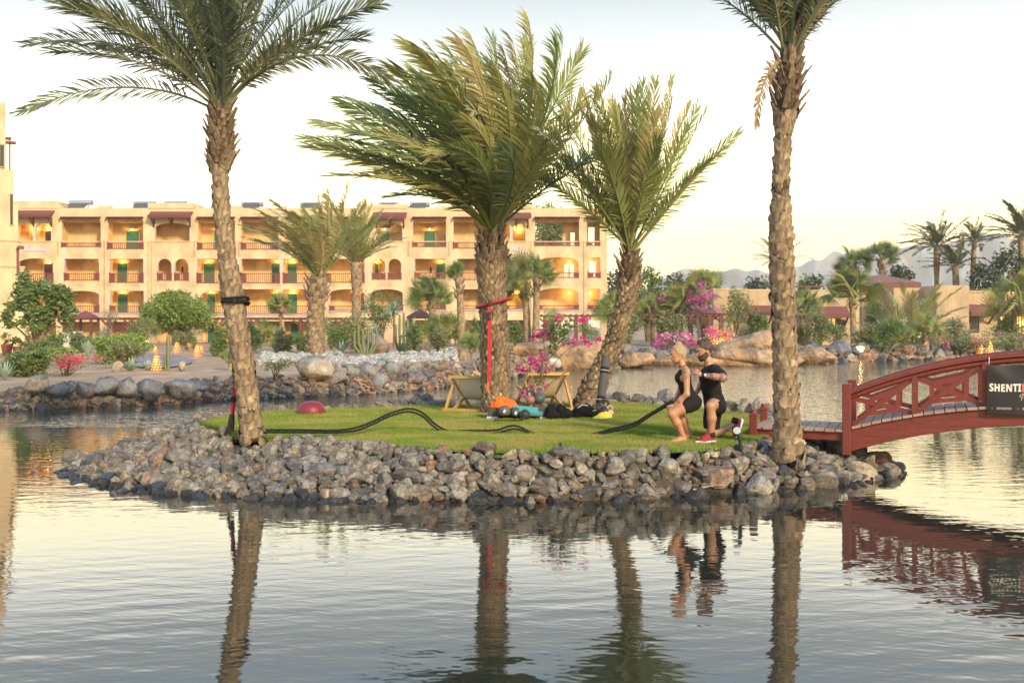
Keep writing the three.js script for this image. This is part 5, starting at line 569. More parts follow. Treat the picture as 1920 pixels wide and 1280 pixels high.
{ // banner hung on the near handrail
  const c = document.createElement('canvas'); c.width = 1290; c.height = 440; const x = c.getContext('2d'); x.fillStyle = '#191614'; x.fillRect(0, 0, 1290, 440);
  x.save(); x.fillStyle = '#d9cdb8'; x.font = 'bold 92px sans-serif'; x.textBaseline = 'alphabetic'; const w = x.measureText('SHENTI').width; x.translate(18, 234); x.scale(256 / w, 1); x.fillText('SHENTI', 0, 0); x.lineWidth = 3; x.strokeStyle = '#d9cdb8'; x.strokeText('SHENTI', 0, 0); x.restore();
  x.fillStyle = '#b5525c'; x.fillRect(280, 164, 330, 74); x.save(); x.fillStyle = '#e9c9c0'; x.font = 'italic bold 78px sans-serif'; x.fillText('SP', 290, 228); x.restore();
  x.translate(-44, 0); x.strokeStyle = '#c9bda8'; x.lineWidth = 4; x.lineCap = 'round'; x.beginPath(); x.moveTo(318, 312); x.bezierCurveTo(322, 285, 330, 265, 340, 252); x.bezierCurveTo(300, 258, 296, 286, 322, 280); x.moveTo(340, 252); x.bezierCurveTo(380, 240, 384, 280, 336, 288); x.moveTo(366, 308); x.bezierCurveTo(372, 290, 374, 280, 378, 276); x.bezierCurveTo(380, 290, 388, 276, 396, 278); x.moveTo(398, 296); x.bezierCurveTo(420, 290, 416, 272, 404, 280); x.bezierCurveTo(390, 296, 400, 316, 424, 300); x.stroke(); x.translate(44, 0);
  x.fillStyle = '#b9ae98'; x.font = 'bold 27px sans-serif'; x.fillText('EFFEKTIV', 78, 396); x.fillText('SHENTI', 282, 396); x.fillStyle = '#5c2b2e'; for (const a of [30, 236]) { x.beginPath(); x.arc(a + 12, 388, 12, 0, 7); x.fill(); x.fillStyle = '#5c2b2e'; }
  const t = new THREE.CanvasTexture(c); t.colorSpace = THREE.SRGBColorSpace; const nu = 60, nv = 24, g = new THREE.PlaneGeometry(1.9, .645, nu, nv), p = g.attributes.position; for (let i = 0; i < p.count; i++) { const u = p.getX(i) / 1.9 + .5, v = p.getY(i) / .645 + .5; p.setZ(i, .012 * Math.sin(u * 9 + v * 3) + .02 * Math.exp(-(((u * 1.9) - (1 - v) * .8) ** 2) * 40) * v + .008 * Math.sin(u * 23 - v * 6) + .01); p.setY(i, p.getY(i) - .012 * Math.sin(u * Math.PI * 5) ** 2 * v); } g.computeVertexNormals();
  const b = thing('banner', 'black banner with white and pink lettering hung on the bridge railing', 'banner', [4.63 + .925 * 2.7 - .38 * .1, 1.253, -14 + .38 * 2.7 + .925 * .1], -.39); part('cloth', g, mat([1, 1, 1], { map: t, roughness: .55, side: THREE.DoubleSide }), b);
  for (const e of [-.93, -.3, .33, .93]) part('tie', tube([V(e, .31, .01), V(e + .005, .36, .03), V(e + .01, .42, -.03)], .005, 5), mat([.5, .5, .48]), b);
}

// ---------- things on the island ----------
const at = (px, py, d, g = .52) => P(px, py, d ?? gd(py, g));
const black = mat([.02, .019, .018], { specularIntensity: .35, roughness: .7 }), blackCloth = mat([.014, .013, .013], { specularIntensity: .2, bumpMap: rep(clothB, 8), bumpScale: .002, roughness: .95 }), redStrap = mat([.4, .008, .02], { roughness: .7 }), rubberR = mat([.17, .014, .02], { roughness: .5 }), slate = mat([.06, .057, .057], { specularIntensity: .4, roughness: .7 }), paleGrey = mat([.42, .42, .44], { roughness: .7 }), pine = mat([.78, .46, .13], { map: rep(woodT, 1.5), roughness: .5 }), canvasM = mat([.62, .6, .57], { bumpMap: rep(clothB, 6), bumpScale: .001, roughness: .95, side: THREE.DoubleSide }), canvasT = mat([.52, .42, .27], { bumpMap: rep(clothB, 6), bumpScale: .001, roughness: .95, side: THREE.DoubleSide }), whiteM = mat([.75, .74, .72], { roughness: .5 }), orangeM = mat([.85, .15, .015], { bumpMap: rep(clothB, 10), bumpScale: .004, roughness: 1 }), teal = mat([.06, .26, .25], { roughness: .8 }), iron = mat([.03, .03, .03], { specularIntensity: .5, roughness: .5 });
const strip = (pts, w, th, side = V(1, 0, 0)) => { const l = []; for (let i = 0; i < pts.length - 1; i++) { const d = pts[i + 1].clone().sub(pts[i]).normalize(); l.push(bar(pts[i], pts[i + 1].clone().addScaledVector(d, .004), w, th, V().crossVectors(side, d).normalize())); } return merge(l); };
{ // band and training straps on the palms
  const c = P(441, 567, 14.1), r = .178, pts = []; for (let i = 0; i <= 40; i++) { const a = i / 40 * 6.283; pts.push(V(Math.cos(a) * r, Math.sin(a * 1) * .02 + .006 * Math.sin(a * 3), Math.sin(a) * r)); }
  const b = thing('trunk_band', 'black strap wrapped round the curving palm trunk', 'strap', c); part('band', tube(pts, .026, 6), black, b); part('band', tube(pts.map(p => V(p.x, p.y + .045 + p.x * .08, p.z)), .02, 6), black, b); part('buckle', rbox(.05, .07, .03, .008, .04, .02, r + .02), black, b);
  const s = thing('training_strap', 'red strap with two black handles hanging beside the curving palm', 'strap', P(437, 812, 14.25)), o = P(437, 812, 14.25), q = (px, py, z = 0) => P(px, py, 14.25).sub(o).add(V(0, 0, z));
  part('strap', strip([q(441, 700), q(439, 725), q(436, 752), q(434, 776)], .04, .008), redStrap, s); part('strap', strip([q(444, 700, -.02), q(441, 730, -.02), q(438, 755, -.02), q(436, 776, -.02)], .035, .008), redStrap, s); part('strap', strip([q(447, 640, -.2), q(444, 700, -.02)], .03, .006), redStrap, s);
  part('buckle', rbox(.06, .08, .03, .008, ...q(437, 748, .02)), black, s); part('handle', tube([q(434, 776), q(430, 795), q(426, 811)], [.03, .028, .024], 8), black, s); part('handle', tube([q(436, 776), q(436, 795), q(435, 809)], [.026, .026, .022], 8), black, s);
}
{
  const D = 17.86, o = P(918, 700, D), q = (px, py, z = 0) => P(px, py, D).sub(o).add(V(0, 0, z)), s = thing('training_strap', 'red strap looped round the stout palm and hanging down its front', 'strap', o), ring = [], R0 = .305; for (let i = 0; i <= 36; i++) { const a = i / 36 * 6.283; ring.push(V(.066 + Math.cos(a) * R0, 1.25 + .08 * Math.cos(a), -.34 + Math.sin(a) * R0)); }
  part('loop', tube(ring, .024, 6), redStrap, s); part('strap', strip([q(918, 566), q(917.5, 640, .02), q(917, 700, .02), q(916, 716, .02)], .055, .01), redStrap, s); part('strap', strip([q(916, 716, .02), q(914, 735, .03)], .04, .012), mat([.6, .1, .02]), s); part('buckle', rbox(.06, .1, .03, .01, ...q(918, 568, .02)), iron, s); part('buckle', rbox(.055, .14, .035, .01, ...q(917, 592, .03)), iron, s);
  part('cord', tube([q(914, 733, .03), q(909, 750, .05), q(905, 762, .06), q(912, 772, .09), q(917, 762, .07)], .009, 5), black, s);
}
{ // red dome
  const d = 18.1, g = thing('balance_dome', 'dark red rubber balance dome lying on the lawn', 'balance dome', at(583, 776, d)); const p = []; for (let i = 0; i <= 14; i++) { const a = i / 14 * Math.PI / 2; p.push(new THREE.Vector2(.252 * Math.pow(Math.cos(a), .75) + .0001, .035 + .2 * Math.sin(a))); } part('dome', new THREE.LatheGeometry([new THREE.Vector2(.25, 0), ...p], 36), rubberR, g); part('rim', new THREE.TorusGeometry(.247, .014, 8, 40).rotateX(Math.PI / 2).translate(0, .022, 0), mat([.13, .025, .028]), g);
}
{ // battle ropes
  const line = (dy, dz) => curve([[496, 808, 13.9], [560, 808, 14.1], [640, 808, 14.3], [672, 803, 14.4], [700, 792, 14.5], [735, 776, 14.6], [768, 769, 14.7], [792, 777, 14.8], [812, 795, 14.8], [835, 809, 14.8], [880, 810, 14.7], [930, 809, 14.6], [965, 801, 14.6], [1005, 800, 14.6], [1050, 806, 14.6], [1100, 808, 14.5], [1150, 806, 14.3], [1190, 795, 14.1], [1220, 777, 13.95], [1254, 757, 13.75], [1262, 752, 13.72]].map(([a, b, d], i) => { const p = P(a, b, d); p.y += dy * (i > 2 && i < 16 ? 1 : .6); p.z += dz * (i > 17 ? .35 : 1); p.y = Math.max(p.y, .522); if (i > 12 && i < 16) p.y = islandH(p.x, p.z) + .002; return p; }), 260);
  const twist = (pts) => { const l = []; for (const k of [0, 1, 2]) { const q = pts.map((p, i) => { const t = pts[Math.min(i + 1, pts.length - 1)].clone().sub(pts[Math.max(0, i - 1)]).normalize(), s = V().crossVectors(t, V(0, 1, 0)).normalize(), u = V().crossVectors(s, t), a = i * .62 + k * 2.094; return p.clone().addScaledVector(s, Math.cos(a) * .008).addScaledVector(u, Math.sin(a) * .008); }); l.push(tube(q, .0098, 6)); } return merge(l); };
  const r = thing('battle_rope', 'heavy black training rope waving over the lawn to the woman, its two strands together', 'rope', [0, 0, 0]); part('strand', twist(line(.02, -.04)), black, r); part('strand', twist(line(-.015, .07)), black, r);
}
function deckChair(label, px, py, d, turn, cm, s = 1) {
  const g = thing('deck_chair', label, 'deck chair', at(px, py, d), turn), w = .34 * s, pole = (a, b, r = .034) => bar(a, b, r, .055 * s, V(0, 0, 1)); const tb = V(0, .66 * s, .42 * s), bf = V(0, .03, -.5 * s), tf = V(0, .38 * s, -.48 * s), bb = V(0, .03, .5 * s), off = (v, x) => v.clone().add(V(x, 0, 0));
  for (const sg of [-1, 1]) { part('rail', pole(off(tb, sg * w), off(bf, sg * w)), pine, g); part('leg', pole(off(tf, sg * (w - .06)), off(bb, sg * (w - .06))), pine, g); part('strut', pole(V(sg * (w + .045), .52 * s, .24 * s), V(sg * (w + .045), .03, .62 * s)), pine, g); }
  for (const [v, x] of [[tb, w + .06], [bf, w + .06], [tf, w - .02], [bb, w + .06], [V(0, .03, .62 * s), w + .09]]) part('crossbar', bar(off(v, -x), off(v, x), .05, .05), pine, g);
  const pos = [], uv = [], idx = [], n = 14; for (let i = 0; i <= n; i++) { const t = i / n, p = tb.clone().lerp(tf, t); p.y -= .33 * s * Math.sin(Math.PI * Math.pow(t, 1.25)); p.y += .03; for (const x of [-1, 0, 1]) { pos.push(x * (w - .075), p.y - (x ? 0 : .012), p.z); uv.push(x * w, t); } } for (let i = 0; i < n; i++) for (const k of [0, 1]) { const a = i * 3 + k; idx.push(a, a + 1, a + 3, a + 1, a + 4, a + 3); } part('canvas', geoOf(pos, uv, idx), cm, g);
}
deckChair('wooden deck chair with white canvas left of the stout palm', 893, 768, 18.9, -.35, canvasM, .95); deckChair('wooden deck chair with tan canvas right of the stout palm', 1014, 766, 19.1, .3, canvasT, 1.02);
// fitness kit beside the stout palm
{ const d = 16.9, o = at(973, 790, d), s = thing('aerobic_step', 'dark grey step platform with pale feet loaded with kit', 'step platform', o); const g = rbox(.98, .13, .36, .02, 0, .165, 0), p = g.attributes.position; for (let i = 0; i < p.count; i++) { const y = p.getY(i); p.setX(i, p.getX(i) * (1.08 - .55 * (y - .1))); } g.computeVertexNormals(); part('platform', g, slate, s); part('mat', rbox(.9, .012, .33, .005, 0, .236, 0), mat([.07, .068, .066], { bumpMap: rep(rockB, 8), bumpScale: .004 }), s); for (const x of [-1, 1]) part('foot', rbox(.2, .1, .37, .02, x * .44, .05, 0), paleGrey, s); }
{ const R = rng(5), d = 16.85, g = new THREE.SphereGeometry(1, 48, 32), p = g.attributes.position; for (let i = 0; i < p.count; i++) { const x = p.getX(i), y = p.getY(i), z = p.getZ(i), f = .8 + .42 * vnoise(x * 2.2 + 5, z * 2.2 + y * 2.5 + 5, 999, 999, 12) + .16 * Math.abs(Math.sin(x * 6 + 4 * vnoise(x * 3 + 4, z * 3 + 8, 99, 99, 3))) ; const yy = y < 0 ? y * .25 : y; p.setXYZ(i, x * .2 * f, yy * .13 * f * (1 - .35 * x), z * .15 * f); } g.computeVertexNormals(); const t = part('towel', g, orangeM); t.position.copy(at(946, 766, d)).add(V(0, .03, .02)); tag(t, 'crumpled bright orange towel thrown on the step platform', 'towel'); }
function kettlebell(label, px, py, d, s, m, hm, g = .52) { const o = thing('kettlebell', label, 'kettlebell', at(px, py, d, g)); part('bell', new THREE.SphereGeometry(.1 * s, 24, 16).scale(1, .92, 1).translate(0, .088 * s, 0), m, o); const h = []; for (let i = 0; i <= 16; i++) { const a = -.75 + (Math.PI + 1.5) * i / 16; h.push(V(Math.cos(a) * .072 * s, .225 * s + Math.sin(a) * .06 * s, 0)); } part('handle', tube(h, .019 * s, 8), hm, o); }
kettlebell('small reddish kettlebell standing on the step platform', 995, 757, 16.9, .75, mat([.3, .1, .075], { roughness: .6 }), iron); kettlebell('dark green kettlebell with a big grey handle on the step platform', 1011, 756.5, 16.95, .98, mat([.045, .07, .06], { roughness: .6 }), mat([.18, .16, .13], { roughness: .6 })); kettlebell('black kettlebell behind the yellow shoe', 1133, 782, 17.4, 1.05, iron, iron); kettlebell('small pink kettlebell at the right of the yellow shoe', 1144, 780, 17.35, .62, mat([.55, .27, .22], { roughness: .6 }), mat([.5, .3, .26]));
function ball(label, px, py, d, r, m, band) { const o = thing('weight_ball', label, 'weight', at(px, py, d)); part('ball', new THREE.SphereGeometry(r, 28, 18).translate(0, r, 0), m, o); if (band) part('tag_patch', rbox(.03, .05, .006, .002, 0, r * 1.05, r * .99, 0, 0, -.3), whiteM, o); else part('seam', new THREE.TorusGeometry(r * .995, .005, 6, 30).rotateY(.6).translate(0, r, 0), slate, o); }
ball('large greenish weight plate ball with a pale tag at the left of the kit', 946, 782, 16.55, .1, mat([.085, .08, .065], { roughness: .7 }), 1); ball('dark green ball with a pale tag second in the kit row', 967, 784, 16.6, .09, mat([.04, .07, .06], { roughness: .6 }), 1); ball('black ball third in the kit row', 984, 788, 16.5, .09, iron); ball('small black ball at the right end of the kit row', 1000, 784, 16.65, .075, iron);
{ const o = thing('foam_pad', 'teal foam pad leaning on the step platform', 'foam pad', at(985, 783, 16.62)); part('pad', rbox(.42, .05, .16, .012, 0, .13, 0, .5, 0, -.1), teal, o); part('pad', rbox(.24, .05, .1, .012, .16, .07, .05, .5, 0, -.05), mat([.045, .2, .19]), o);
  const m = thing('rubber_mat', 'black rubber mat curling on the grass before the kit', 'mat', at(954, 790, 16.2)), pos = [], uv = [], idx = [], n = 20; for (let k = 0; k <= 1; k++) for (let i = 0; i <= n; i++) { const t = i / n; pos.push(lerp(-.24, .26, t), .02 + .09 * Math.sin(Math.PI * Math.pow(t, .9)) * (k ? .5 : 1) + (t > .85 ? (t - .85) * .3 : 0), lerp(.12, -.14, k)); uv.push(t, k); } for (let i = 0; i < n; i++) idx.push(i, i + 1, i + n + 1, i + 1, i + n + 2, i + n + 1); const g = geoOf(pos, uv, idx), g2 = g.clone(); g2.translate(0, -.012, 0); part('sheet', merge([g, g2]), mat([.03, .03, .03], { side: THREE.DoubleSide, roughness: .6 }), m);
  const b = thing('water_bottle', 'clear water bottle with a blue label standing behind the reddish kettlebell', 'bottle', at(992, 757, 17.05)); part('body', new THREE.LatheGeometry([[.001, 0], [.032, 0], [.034, .02], [.034, .13], [.028, .16], [.014, .185], [.013, .2], [.001, .2]].map(v => new THREE.Vector2(...v)), 20), mat([.75, .85, .9], { transmission: .8, roughness: .1, ior: 1.3 }), b); part('label', new THREE.CylinderGeometry(.0355, .0355, .06, 20, 1, true).translate(0, .09, 0), mat([.1, .3, .6]), b); part('cap', new THREE.CylinderGeometry(.015, .015, .02, 12).translate(0, .21, 0), whiteM, b);
  const t = thing('resistance_bar', 'dark padded bar lying across the right of the orange towel', 'bar', at(978, 757, 16.85)); part('bar', tube([V(-.14, .05, 0), V(.18, 0, .02)], .018, 10), slate, t); part('grip', tube([V(-.1, .044, 0), V(-.02, .03, .005)], .024, 10), black, t); }
function softBag(name, label, cat, px, py, d, lumps, m) { const o = thing(name, label, cat, at(px, py, d)), l = []; lumps.forEach(([x, y, z, a, b, c], k) => { const g = new THREE.SphereGeometry(1, 24, 18), p = g.attributes.position; for (let i = 0; i < p.count; i++) { const f = 1 + .28 * (vnoise(p.getX(i) * 2.4 + 9 + k, p.getY(i) * 2.4 + p.getZ(i) * 2 + 9, 999, 999, 15 + k) - .5); p.setXYZ(i, x + p.getX(i) * a * f, Math.max(.004, y + p.getY(i) * b * f), z + p.getZ(i) * c * f); } g.computeVertexNormals(); part('lump', g, m, o); }); return o; }
softBag('sports_bag', 'pair of black boxing gloves lying right of the step platform', 'boxing gloves', 1045, 784, 16.7, [[-.1, .11, 0, .1, .13, .11], [-.08, .06, .03, .13, .08, .1], [.06, .13, -.04, .09, .1, .1], [.13, .08, -.02, .12, .09, .1]], blackCloth);
{ const b = softBag('clothes_heap', 'heap of black clothes and a bag before the leaning palm', 'clothes', 1098, 782, 17.2, [[-.08, .09, 0, .17, .1, .13], [.12, .07, .03, .16, .08, .12], [-.16, .04, .08, .1, .045, .09], [0, .14, -.06, .13, .09, .1]], blackCloth); part('trim', rbox(.07, .014, .02, .005, .14, .125, .13, 0, .2, .3), mat([.1, .5, .08]), b); part('trim', tube([V(-.14, .16, .07), V(-.06, .215, .06), V(.04, .2, .05)], .012, 6), paleGrey, b); }
function shoeGeo(L) { const up = new THREE.SphereGeometry(1, 28, 18), p = up.attributes.position; for (let i = 0; i < p.count; i++) { let x = p.getX(i), y = p.getY(i), z = p.getZ(i); const t = (x + 1) / 2; const h = lerp(.38, .14, smooth(.35, .95, 1 - t) ) ; p.setXYZ(i, x * L * .5, Math.max(0, y) * L * h + .018, z * L * (.17 + .04 * Math.sin(t * 5))); } up.computeVertexNormals(); const so = new THREE.Shape(); so.ellipse(0, 0, L * .52, L * .185, 0, 6.283); const s = new THREE.ExtrudeGeometry(so, { depth: .02, bevelEnabled: true, bevelThickness: .005, bevelSize: .004, bevelSegments: 1 }).rotateX(-Math.PI / 2); return [up, s]; }
{ const o = thing('running_shoe', 'pair of yellow running shoes with white soles below the propped tube', 'shoes', at(1128, 785, 17.1)); for (const [x, z] of [[-.02, .08], [.05, -.05]]) { const [u, s] = shoeGeo(.27); u.translate(x, .006, z); s.translate(x, 0, z); part('upper', u, mat([.55, .42, .02], { roughness: .7 }), o); part('sole', s, whiteM, o); part('lace', rbox(.05, .012, .06, .004, x - .03, .075, z, 0, 0, -.3), mat([.2, .18, .02]), o); } }
{ const d = 18.0, o = at(1124, 774, d), g = thing('weighted_tube', 'tall dark grey rubber tube leaning against the leaning palm', 'exercise tube', o), q = t => V(lerp(0, .135, t), lerp(0, 1.0, t), lerp(0, -.16, t)); const R = .077; const sec = (a, b, r, m, n) => part(n, tube([q(a), q(b)], r, 24, 1), m, g); sec(0, 1, R, mat([.075, .073, .076], { specularIntensity: .4, roughness: .75 }), 'tube'); for (const [a, b] of [[.17, .215], [.25, .3], [.7, .735], [.765, .81]]) sec(a, b, R + .003, black, 'band'); for (const a of [.232, .75]) sec(a - .008, a + .008, R + .002, paleGrey, 'band'); sec(.985, 1.002, R - .012, black, 'end_hole'); }
for (const [px, py, s, seed, l] of [[1075, 782, .11, 501, 'pale flat stone in the grass between the black gloves and the heap'], [915, 782, .08, 502, 'whitish stone at the foot of the stout palm']]) { const g = stoneGeo(seed, 3, 10); g.scale(s, s * .5, s * .7); const o = part('garden_stone', g, bigM.white); o.position.copy(at(px, py)).add(V(0, s * .2, 0)); tag(o, l, 'stone'); }
{ // spotlight on a stake, stake stub
  const d = 13.0, o = P(1387, 832, d), g = thing('garden_spotlight', 'garden spotlight with a round white lens on a dark stake', 'spotlight', o); part('stake', tube([V(.02, -.08, 0), V(.004, .08, 0), V(-.012, .13, .01)], [.016, .03, .036], 12), iron, g); const a = V(-.25, .5, .9).normalize(); const c = V(-.036, .16, .02); part('housing', tube([c.clone().addScaledVector(a, -.06), c.clone().addScaledVector(a, .03)], [.036, .054], 20), iron, g); part('lens', tube([c.clone().addScaledVector(a, .031), c.clone().addScaledVector(a, .04)], [.05, .048], 24), mat([.34, .37, .37], { roughness: .25 }), g);
  const s = thing('stake', 'short black stake stub at the front edge of the lawn', 'stake', P(1051, 848, 12.5)); part('post', rbox(.03, .12, .03, .005, 0, .05, 0), black, s); part('cap', rbox(.034, .015, .034, .004, 0, .115, 0), iron, s);
}
{ // bougainvillea on the island
  const R = rng(60), d = 18.6, o = at(1002, 762, d), k = F / d, q = (px, py, z) => V((px - 1002) / k, (762 - py) / k, z), g = thing('bougainvillea', 'wiry pink bougainvillea growing between the stout palm and the tan chair', 'shrub', o); const br = [[[1002, 764], [996, 710], [990, 680], [975, 672]], [[1002, 764], [1012, 720], [1030, 670], [1048, 640], [1046, 600]], [[1002, 764], [1020, 715], [1050, 668], [1085, 644], [1132, 634]], [[1002, 764], [1004, 730], [1018, 690], [1010, 640]], [[1002, 764], [1030, 720], [1070, 690], [1082, 668]], [[1000, 764], [990, 735], [975, 720], [968, 690]], [[1030, 672], [1066, 632], [1090, 600]], [[1010, 700], [1022, 660], [1018, 632], [1030, 600]]];
  br.forEach((b, i) => part('branch', tube(curve(b.map(([x, y], j) => q(x, y, (R() - .5) * .25 * Math.min(j, 1))), 10), [.014, .012, .011, .01, .009, .008, .007, .006, .005, .004, .003], 5), twigM, g));
  const cl = (list, n, s) => leafCloud(R, list.map(([x, y, r]) => [...q(x, y, (R() - .5) * .2), r, r * .75, r]), n, s, 1); part('foliage', cl([[1048, 620, .2], [1040, 645, .14], [1070, 610, .12], [1032, 612, .13], [1020, 700, .08], [1010, 715, .07], [1000, 750, .06], [1060, 640, .08]], 520, .038), G.mid, g);
  part('blossom', cl([[1048, 597, .09], [1094, 597, .1], [1012, 625, .12], [1002, 632, .09], [1030, 625, .07], [1020, 612, .07], [1075, 640, .09], [1100, 642, .1], [1122, 636, .08], [1055, 645, .05], [1092, 632, .05], [1000, 676, .11], [1016, 672, .11], [1008, 688, .08], [975, 690, .09], [985, 695, .06], [1024, 690, .06], [998, 726, .08], [1008, 730, .05], [1022, 722, .06], [982, 738, .06], [990, 748, .05], [1040, 688, .03], [908, 686, .03]], 900, .034), petal.pink, g);
}
// ---------- lamps, boxes and pots of the garden ----------
function lantern(label, px, py, wpx, hpx, lit = .8) { // pierced clay cone with a light inside
  const d = groundHit(px, py), k = F / d, w = wpx / k, h = hpx / k, g = thing('clay_lantern', label, 'lantern', P(px, py, d), 0, 'pierced clay lanterns'); const prof = t => w / 2 * lerp(1, .3, Math.pow(t, 1.2)) * (t < .06 ? .96 : 1); const p = []; for (let i = 0; i <= 12; i++) p.push(new THREE.Vector2(prof(i / 12), h * i / 12)); p.push(new THREE.Vector2(.001, h * 1.01)); part('pot', new THREE.LatheGeometry(p, 24), mat([.42, .16, .07], { map: rep(plasterT, 2), roughness: .9 }), g);
  const l = [], rows = 6; for (let r = 0; r < rows; r++) { const t = (r + .8) / (rows + 1.2), n = 11 - r, s = h * .036; for (let i = 0; i < n; i++) { const a = (i + (r % 2) * .5) / n * 6.283, q = prof(t) + .006; const b = new THREE.OctahedronGeometry(s, 0); b.scale(1, 1, .25); b.rotateY(Math.PI / 2 - a); b.translate(Math.cos(a) * q, h * t, Math.sin(a) * q); l.push(b); } } part('glow_opening', merge(l), glowM, g); const L = new THREE.PointLight(new THREE.Color(1, .55, .2), lit, 0, 2); L.position.set(0, h * .7, w * .9); L.shadow.radius = 6; L.castShadow = true; g.add(L);
}
lantern('tall glowing clay lantern nearest the shore beside the agave', 293, 696, 21, 34); lantern('small glowing clay lantern behind the tallest one', 291, 660, 9, 13, .5); lantern('glowing clay lantern at the left of the path group', 331, 662, 17, 22); lantern('round glowing clay lantern farthest back on the path', 358, 656, 12, 14, .5); lantern('glowing clay lantern at the right of the path group', 370, 670, 17, 26); lantern('glowing clay lantern half hidden behind the right one', 377, 661, 11, 15, .5); lantern('left one of two lanterns beyond the bridge railing', 1838, 668, 17, 28, 2); lantern('right one of two lanterns beyond the bridge railing', 1856, 668, 17, 30, 2);
function spot(label, px, py, power, d0) { const d = d0 ?? groundHit(px, py), g = thing('ground_spotlight', label, 'spotlight', P(px, py, d)), s = d / 60; part('housing', tube([V(0, -.02, 0), V(0, .1 * s, 0)], [.06 * s, .09 * s], 12), iron, g); lamp('lamp_bulb', 0, 0, V(0, .17 * s, .06), .09 * s, power, g); }
spot('bright ground spotlight at the shore under the low fan palm', 1724, 664, 22); spot('ground spotlight before the clipped tree', 276, 646, 4); spot('ground spotlight at the back of the path', 328, 643, 4); spot('ground spotlight lighting the trunks behind the leaning palm', 1187, 662, 26); spot('uplight in the flower hedge behind the man', 1346, 656, 10); spot('uplight at the foot of the straight-trunked fan palm', 1612, 662, 8); spot('ground spotlight among the agaves under the palms', 546, 652, 5);
for (const [a, b, y0, y1, l] of [[117, 131, 623, 656, 'left one of two white utility boxes in the garden'], [137, 153, 621, 658, 'right one of two white utility boxes in the garden']]) { const d = groundHit(a, y1 + 2), k = F / d, w = (b - a) / k, h = (y1 - y0) / k, g = thing('utility_box', l, 'cabinet', P((a + b) / 2, y1, d)); part('cabinet', rbox(w, h, w * .7, .03, 0, h / 2, 0), mat([.6, .57, .5], { map: rep(plasterT, .5), roughness: .7 }), g); part('door', rbox(w * .8, h * .8, .02, .008, 0, h * .48, w * .35 + .005), mat([.57, .54, .47]), g); part('handle', rbox(.02, .1, .02, .005, w * .3, h * .5, w * .35 + .02), iron, g); }
for (const [px, w, l] of [[12, 20, 'terracotta pot with a plant, leftmost by the corner building'], [31, 16, 'terracotta pot in the middle of the three by the corner building'], [49, 14, 'terracotta pot at the right of the three by the corner building']]) { const d = 56, k = F / d, r = w / 2 / k, c = P(px, 660, d), y = groundH(c.x, -d), g = thing('terracotta_pot', l, 'plant pot', [c.x, y, -d]); part('pot', new THREE.LatheGeometry([[.001, 0], [r * .7, 0], [r, r * 1.9], [r * 1.08, r * 1.9], [r * 1.08, r * 2.2], [r * .9, r * 2.2], [r * .85, r * 2], [.001, r * 2]].map(v => new THREE.Vector2(...v)), 20), mat([.42, .13, .07], { map: rep(plasterT, 2) }), g); part('foliage', leafCloud(rng(w), [[0, r * 3.2, 0, r * 1.1, r * 1.2, r]], 120, .09), G.mid, g); }
{ const d = groundHit(1529, 648), g = thing('pump_box', 'small blue box on the far shore right of the tall trunk', 'box', P(1529, 647, d)); part('body', rbox(.62, .28, .4, .03, 0, .14, 0), mat([.16, .24, .42]), g); part('lid', rbox(.66, .05, .44, .02, 0, .3, 0), mat([.2, .28, .45]), g); }
{ // dry sticks washed up between the stones
  const wood = mat([.62, .5, .34], { map: rep(barkT, 3), roughness: .95 });
  for (const [a, b, c, l] of [[[296, 842], [304, 836], [313, 829], 'pale dry stick lying across the stones left of the curving palm'], [[250, 855], [252, 864], [256, 872], 'short curved dry stalk on the left stones near the water'], [[298, 853], [300, 846], [312, 838], 'thin bent stalk just below the pale dry stick'], [[1300, 918], [1330, 914], [1356, 909], 'thin dry stick at the waterline below the people']]) { const q = ([px, py]) => P(px, py, islandHit(px, py, .15)); const o = q(b), t = part('stick', tube(curve([q(a).sub(o), V(0, .015, 0), q(c).sub(o)], 10), [.012, .014, .013, .012, .01, .008], 6), wood); t.position.copy(o); tag(t, l, 'stick'); }
}

